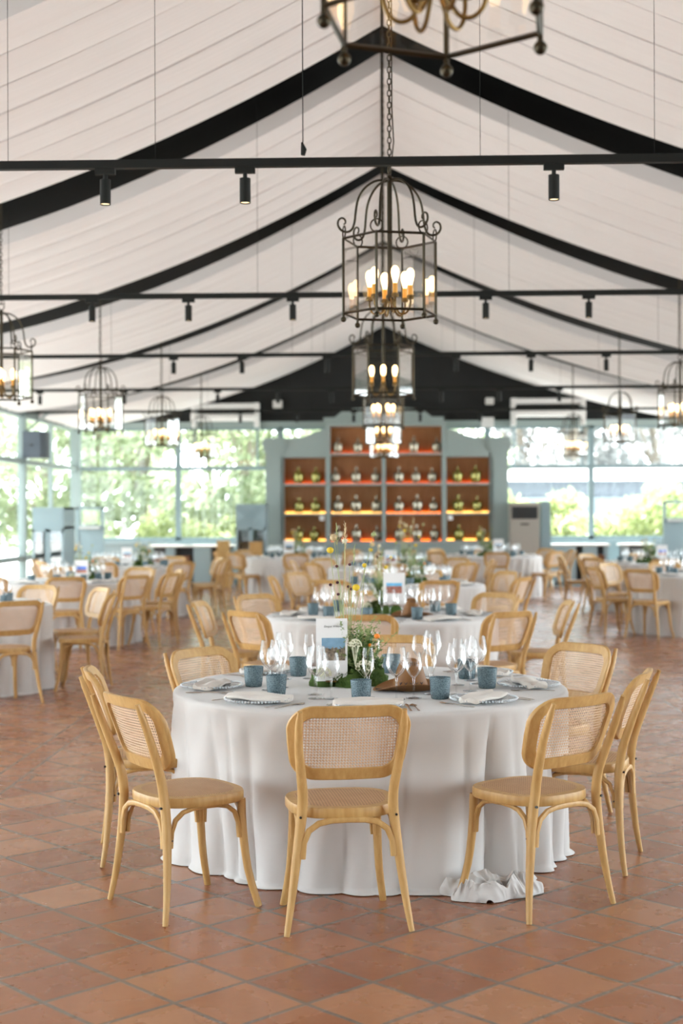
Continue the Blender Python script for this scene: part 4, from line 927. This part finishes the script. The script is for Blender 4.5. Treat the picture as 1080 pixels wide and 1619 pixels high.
def hat(x, y, rz, label):
    t = thing('cowboy_hat', label, 'hat', (x, y, SZ), rz)
    b = MB(); N = 48                             # brim: sides rolled up
    def brim(r, k):
        a = 2 * PI * k / N; X, Yv = r * 0.175 * math.cos(a), r * 0.15 * math.sin(a)
        return (X, Yv, 0.004 + 0.04 * max(0, r - .5) * 2 * abs(math.sin(a)) ** 2.2 + 0.018 * max(0, r - .5) * (1 if math.cos(a) > 0 else 0) * abs(math.cos(a)))
    L = [[brim(r, k) for k in range(N)] for r in (.52, .6, .75, .9, 1.0)]; up_ = [[(p[0], p[1], p[2] + .0035) for p in l] for l in reversed(L)]
    b.loft(L + up_ + [L[0]], False, False); b.build('brim', M['leather'], t)
    b = MB(); L = []
    for z, s in ((0.006, .54), (.02, .50), (.06, .42), (.11, .34), (.142, .29), (.15, .25)):
        l = []
        for k in range(N):
            a = 2 * PI * k / N; X, Yv = s * 0.175 * math.cos(a), s * 0.15 * math.sin(a); dip = 0.03 * max(0, (z - .12) / .03) * math.exp(-(Yv / .02) ** 2) * 1.0; l.append((X, Yv, z - dip))
        L.append(l)
    L.append([(p[0] * .1, p[1] * .1, .122) for p in L[-1]]); b.loft(L, False, True); o = b.build('crown', M['leather'], t)
    b = MB()                                      # black cross stitches and zigzag
    def side(a, z, off=0.006):
        s = .52 - z * 1.65; return Vector(((s * 0.175 + off) * math.cos(a), (s * .15 + off) * math.sin(a), z))
    for i in range(5):
        a0 = -PI / 2 - .62 + i * .31
        for q in (1, -1): b.tube([side(a0 - .075 * q, .024), side(a0 + .075 * q, .046)], .0016, 4)
    for i in range(7): b.tube([side(-PI / 2 - .5 + i * .16, .138), side(-PI / 2 - .5 + i * .16, .122)], .0016, 4)
    b.build('stitching', M['ink'], t)
    b = MB(); Z = []
    for i in range(9): a = PI * .98 + i * .075; r = .68 if i % 2 else .93; p = brim(r, a / (2 * PI) * N); Z.append((p[0], p[1], p[2] + .005))
    b.tube(Z, .0017, 4); b.build('stitching', M['ink'], t); return t
# ------------------------------------------------------------------ laying out the hall
TABLES = {   # name: centre, cloth, detail, chair angles (0 = side towards the entrance, 90 = right)
    'table nearest the camera': ((-0.07, 6.86), 0, 2, None),
    'second middle table': ((-0.02, 11.57), 1, 1, [-5, 38, 90, 137, 182, -132, -90, -41]),
    'third middle table': ((0.22, 16.5), 2, 0, [-165, -122, -78, -32, 14, 61, 124, 168]),
    'fourth middle table': ((0.1, 21.4), 1, 0, [0, 45, 90, 135, 180, -135, -90, -48]),
    'far table left of shelving': ((-1.65, 26.5), 2, 0, [3, 48, 92, 137, 180, -135, -88, -44]),
    'far table by the air conditioner': ((2.03, 26.9), 1, 0, [0, 46, 90, 132, 180, -137, -92, -46]),
    'first left table': ((-4.0, 12.9), 1, 1, [39, 88, 126, 160, -5]),
    'second left table': ((-4.0, 17.55), 2, 0, [14, 46, 72, 110, 150, -170, -20]),
    'third left table': ((-4.0, 22.2), 1, 0, [-5, 40, 82, 115, 160, -155, -50, -95]),
    'first right table': ((4.18, 18.9), 2, 0, [-43, -77, -136, -172, 2]),
    'second right table': ((4.4, 23.2), 1, 0, [-5, -50, -95, -140, 178, 40]),
}
T1CH = [  # chair origin x, y, rz (deg), side angle, wording
    (-0.175, 5.61, 10.0, 0, 'front middle, back to the camera'), (-0.815, 5.80, -53, -40, 'front left, turned to the right'),
    (-1.10, 6.66, -79, -84, 'left side, behind the front left chair'), (-0.78, 7.41, -128, -135, 'back left, facing the camera'),
    (0.03, 8.09, 172, 178, 'far side, behind the glasses'), (0.87, 7.63, 129, 130, 'back right, facing the camera'),
    (0.91, 6.56, 72, 88, 'right end, seen side-on'), (0.60, 5.85, 39, 42, 'front right, turned to the left')]
def out(cx, cy, a, r): a = math.radians(a); return cx + r * math.sin(a), cy - r * math.cos(a)
rnd = random.Random(21)
for tn, ((cx, cy), ci, det, angs) in TABLES.items():
    r0 = random.Random(hash(tn) % 1 + len(tn) * 7)
    t = thing('round_table', 'round banquet table hidden under a floor-length cloth, the ' + tn, 'table', (cx, cy, 0), 0, 'round banquet tables'); link('table_top', TOPM, t); link('pedestal', LEGM, t)
    c = link('tablecloth', CLOTH[ci], None, (cx, cy, 0), 0 if ci == 0 else r0.uniform(0, 6)); tag(c, 'pale grey linen tablecloth draped to the floor over the ' + tn, 'tablecloth', 'linen tablecloths')
    names = {}
    if angs is None:
        for x, y, rz, a, w in T1CH:
            place_chair(x, y, math.radians(rz), 'cane-back chair of the %s, %s' % (tn, w), 'cane-back chairs at the tables'); SEATLAB[(tn, a)] = seat_name(a)
        angs = [q[3] for q in T1CH]
    else:
        for a in angs:
            w = seat_name(a)
            if w in names: w = w + ' ' + ['', 'second', 'third'][names[w]] if False else {'right': 'far right', 'front': 'near front', 'back': 'rear', 'left': 'far left', 'front-right': 'right front', 'back-right': 'right rear', 'back-left': 'left rear', 'front-left': 'left front'}[w]
            names[seat_name(a)] = 1; SEATLAB[(tn, a)] = w
            x, y = out(cx, cy, a, 1.235 + r0.uniform(-.03, .05))
            if in_view((x, y, 0), 20) or in_view((x, y - 0.2, .8), 20):
                place_chair(x, y, math.radians(a + r0.uniform(-6, 6)), 'honey wood cane-back chair at the %s seat of the %s' % (w, tn), 'cane-back chairs at the tables')
    for a in angs: set_place(cx, cy, a, tn, det, rnd)
# bunched cloth on the floor at the front right of the nearest table
def heap(a, c):
    u, v = 2 * a - 1, 2 * c - 1; q = Vector((u * 1.7 + 3, v * 1.3 + 7, 1.3))
    wv = Vector((mnoise.noise(q), mnoise.noise(q + Vector((9, 0, 0))), 0)) * 0.9
    rg = 1 - abs(mnoise.noise(q * 1.25 + wv * 1.5)) * 2.4; rg2 = 1 - abs(mnoise.noise(q * 3.1 + wv * 2 + Vector((4, 4, 4)))) * 2.2
    ph = math.atan2(v, u); e = math.hypot(u, v) / (0.86 + 0.14 * math.sin(3 * ph + 1) + 0.06 * math.sin(7 * ph))
    if e > 1: u /= e; v /= e
    e = max(0.0, 1 - min(1, e) ** 2.4) ** 0.5
    return (u * 0.235 + wv.x * 0.05 * e, v * 0.125 + wv.y * 0.04 * e - 0.02 * rg2 * e, max(0.003, 0.003 + e * (0.05 + 0.05 * rg + 0.014 * rg2)))
b = MB(); b.grid(heap, 190, 110); hm_ = b.build('bunched_hem', M['linen'], [o for o in bpy.data.objects if o.name == 'tablecloth'][0], True, 80); hm_.location = (0.50, -0.92, 0); hm_.rotation_euler = (0, 0, 0.12)

centrepiece(-0.17, 6.88, 5, 'moss and meadow flower centrepiece on the table nearest the camera')
centrepiece(-0.02, 11.75, 9, 'moss and meadow flower centrepiece on the second middle table', 0.8)
centrepiece(0.33, 16.4, 12, 'moss and meadow flower centrepiece on the third middle table', 0.95, False)
centrepiece(0.32, 21.5, 15, 'moss and meadow flower centrepiece on the fourth middle table', 0.95, False)
centrepiece(-1.62, 26.4, 17, 'moss and meadow flower centrepiece on the far table left of the shelving', 0.7, False)
centrepiece(1.9, 26.8, 18, 'moss and meadow flower centrepiece on the far table before the air conditioner', 0.7, False)
centrepiece(-3.73, 17.5, 20, 'moss and meadow flower centrepiece on the second left table', 0.6, False)
centrepiece(-3.8, 22.2, 22, 'moss and meadow flower centrepiece on the third left table', 0.5, False)
centrepiece(4.25, 23.1, 23, 'moss and meadow flower centrepiece on the second right table', 0.5, False)
table_card(-0.252, 6.80, SZ + 0.03, 0.05, 0.150, 0.300, 'pic_a', 'white table card with script heading and a view, on the table nearest the camera', 'Dangue Williams')
table_card(0.08, 11.45, SZ + 0.09, -0.05, 0.175, 0.26, 'pic_b', 'white table card with a picture of red houses, on the second middle table')
table_card(0.10, 21.2, SZ + 0.005, 0, 0.18, 0.26, 'pic_b', 'white table card on the fourth middle table, small in view')
table_card(-1.76, 26.3, SZ + 0.05, 0, 0.19, 0.27, 'pic_a', 'white table card on the far table left of the shelving')
table_card(2.13, 26.6, SZ + 0.05, 0, 0.19, 0.27, 'pic_a', 'white table card on the far table before the air conditioner')
table_card(-3.66, 17.1, SZ + 0.03, 0, 0.165, 0.24, 'pic_c', 'white table card with a blue and red picture, on the second left table')
table_card(-4.0, 22.0, SZ + 0.05, 0, 0.165, 0.25, 'pic_b', 'white table card on the third left table')
table_card(4.45, 22.9, SZ + 0.05, 0, 0.17, 0.24, 'pic_c', 'white table card with a bluish picture, on the second right table')
hat(0.12, 6.68, 0.06, 'brown cowboy hat with black cross stitching on the table nearest the camera')
hat(0.22, 11.35, 0.4, 'brown cowboy hat lying on the second middle table beside the card')
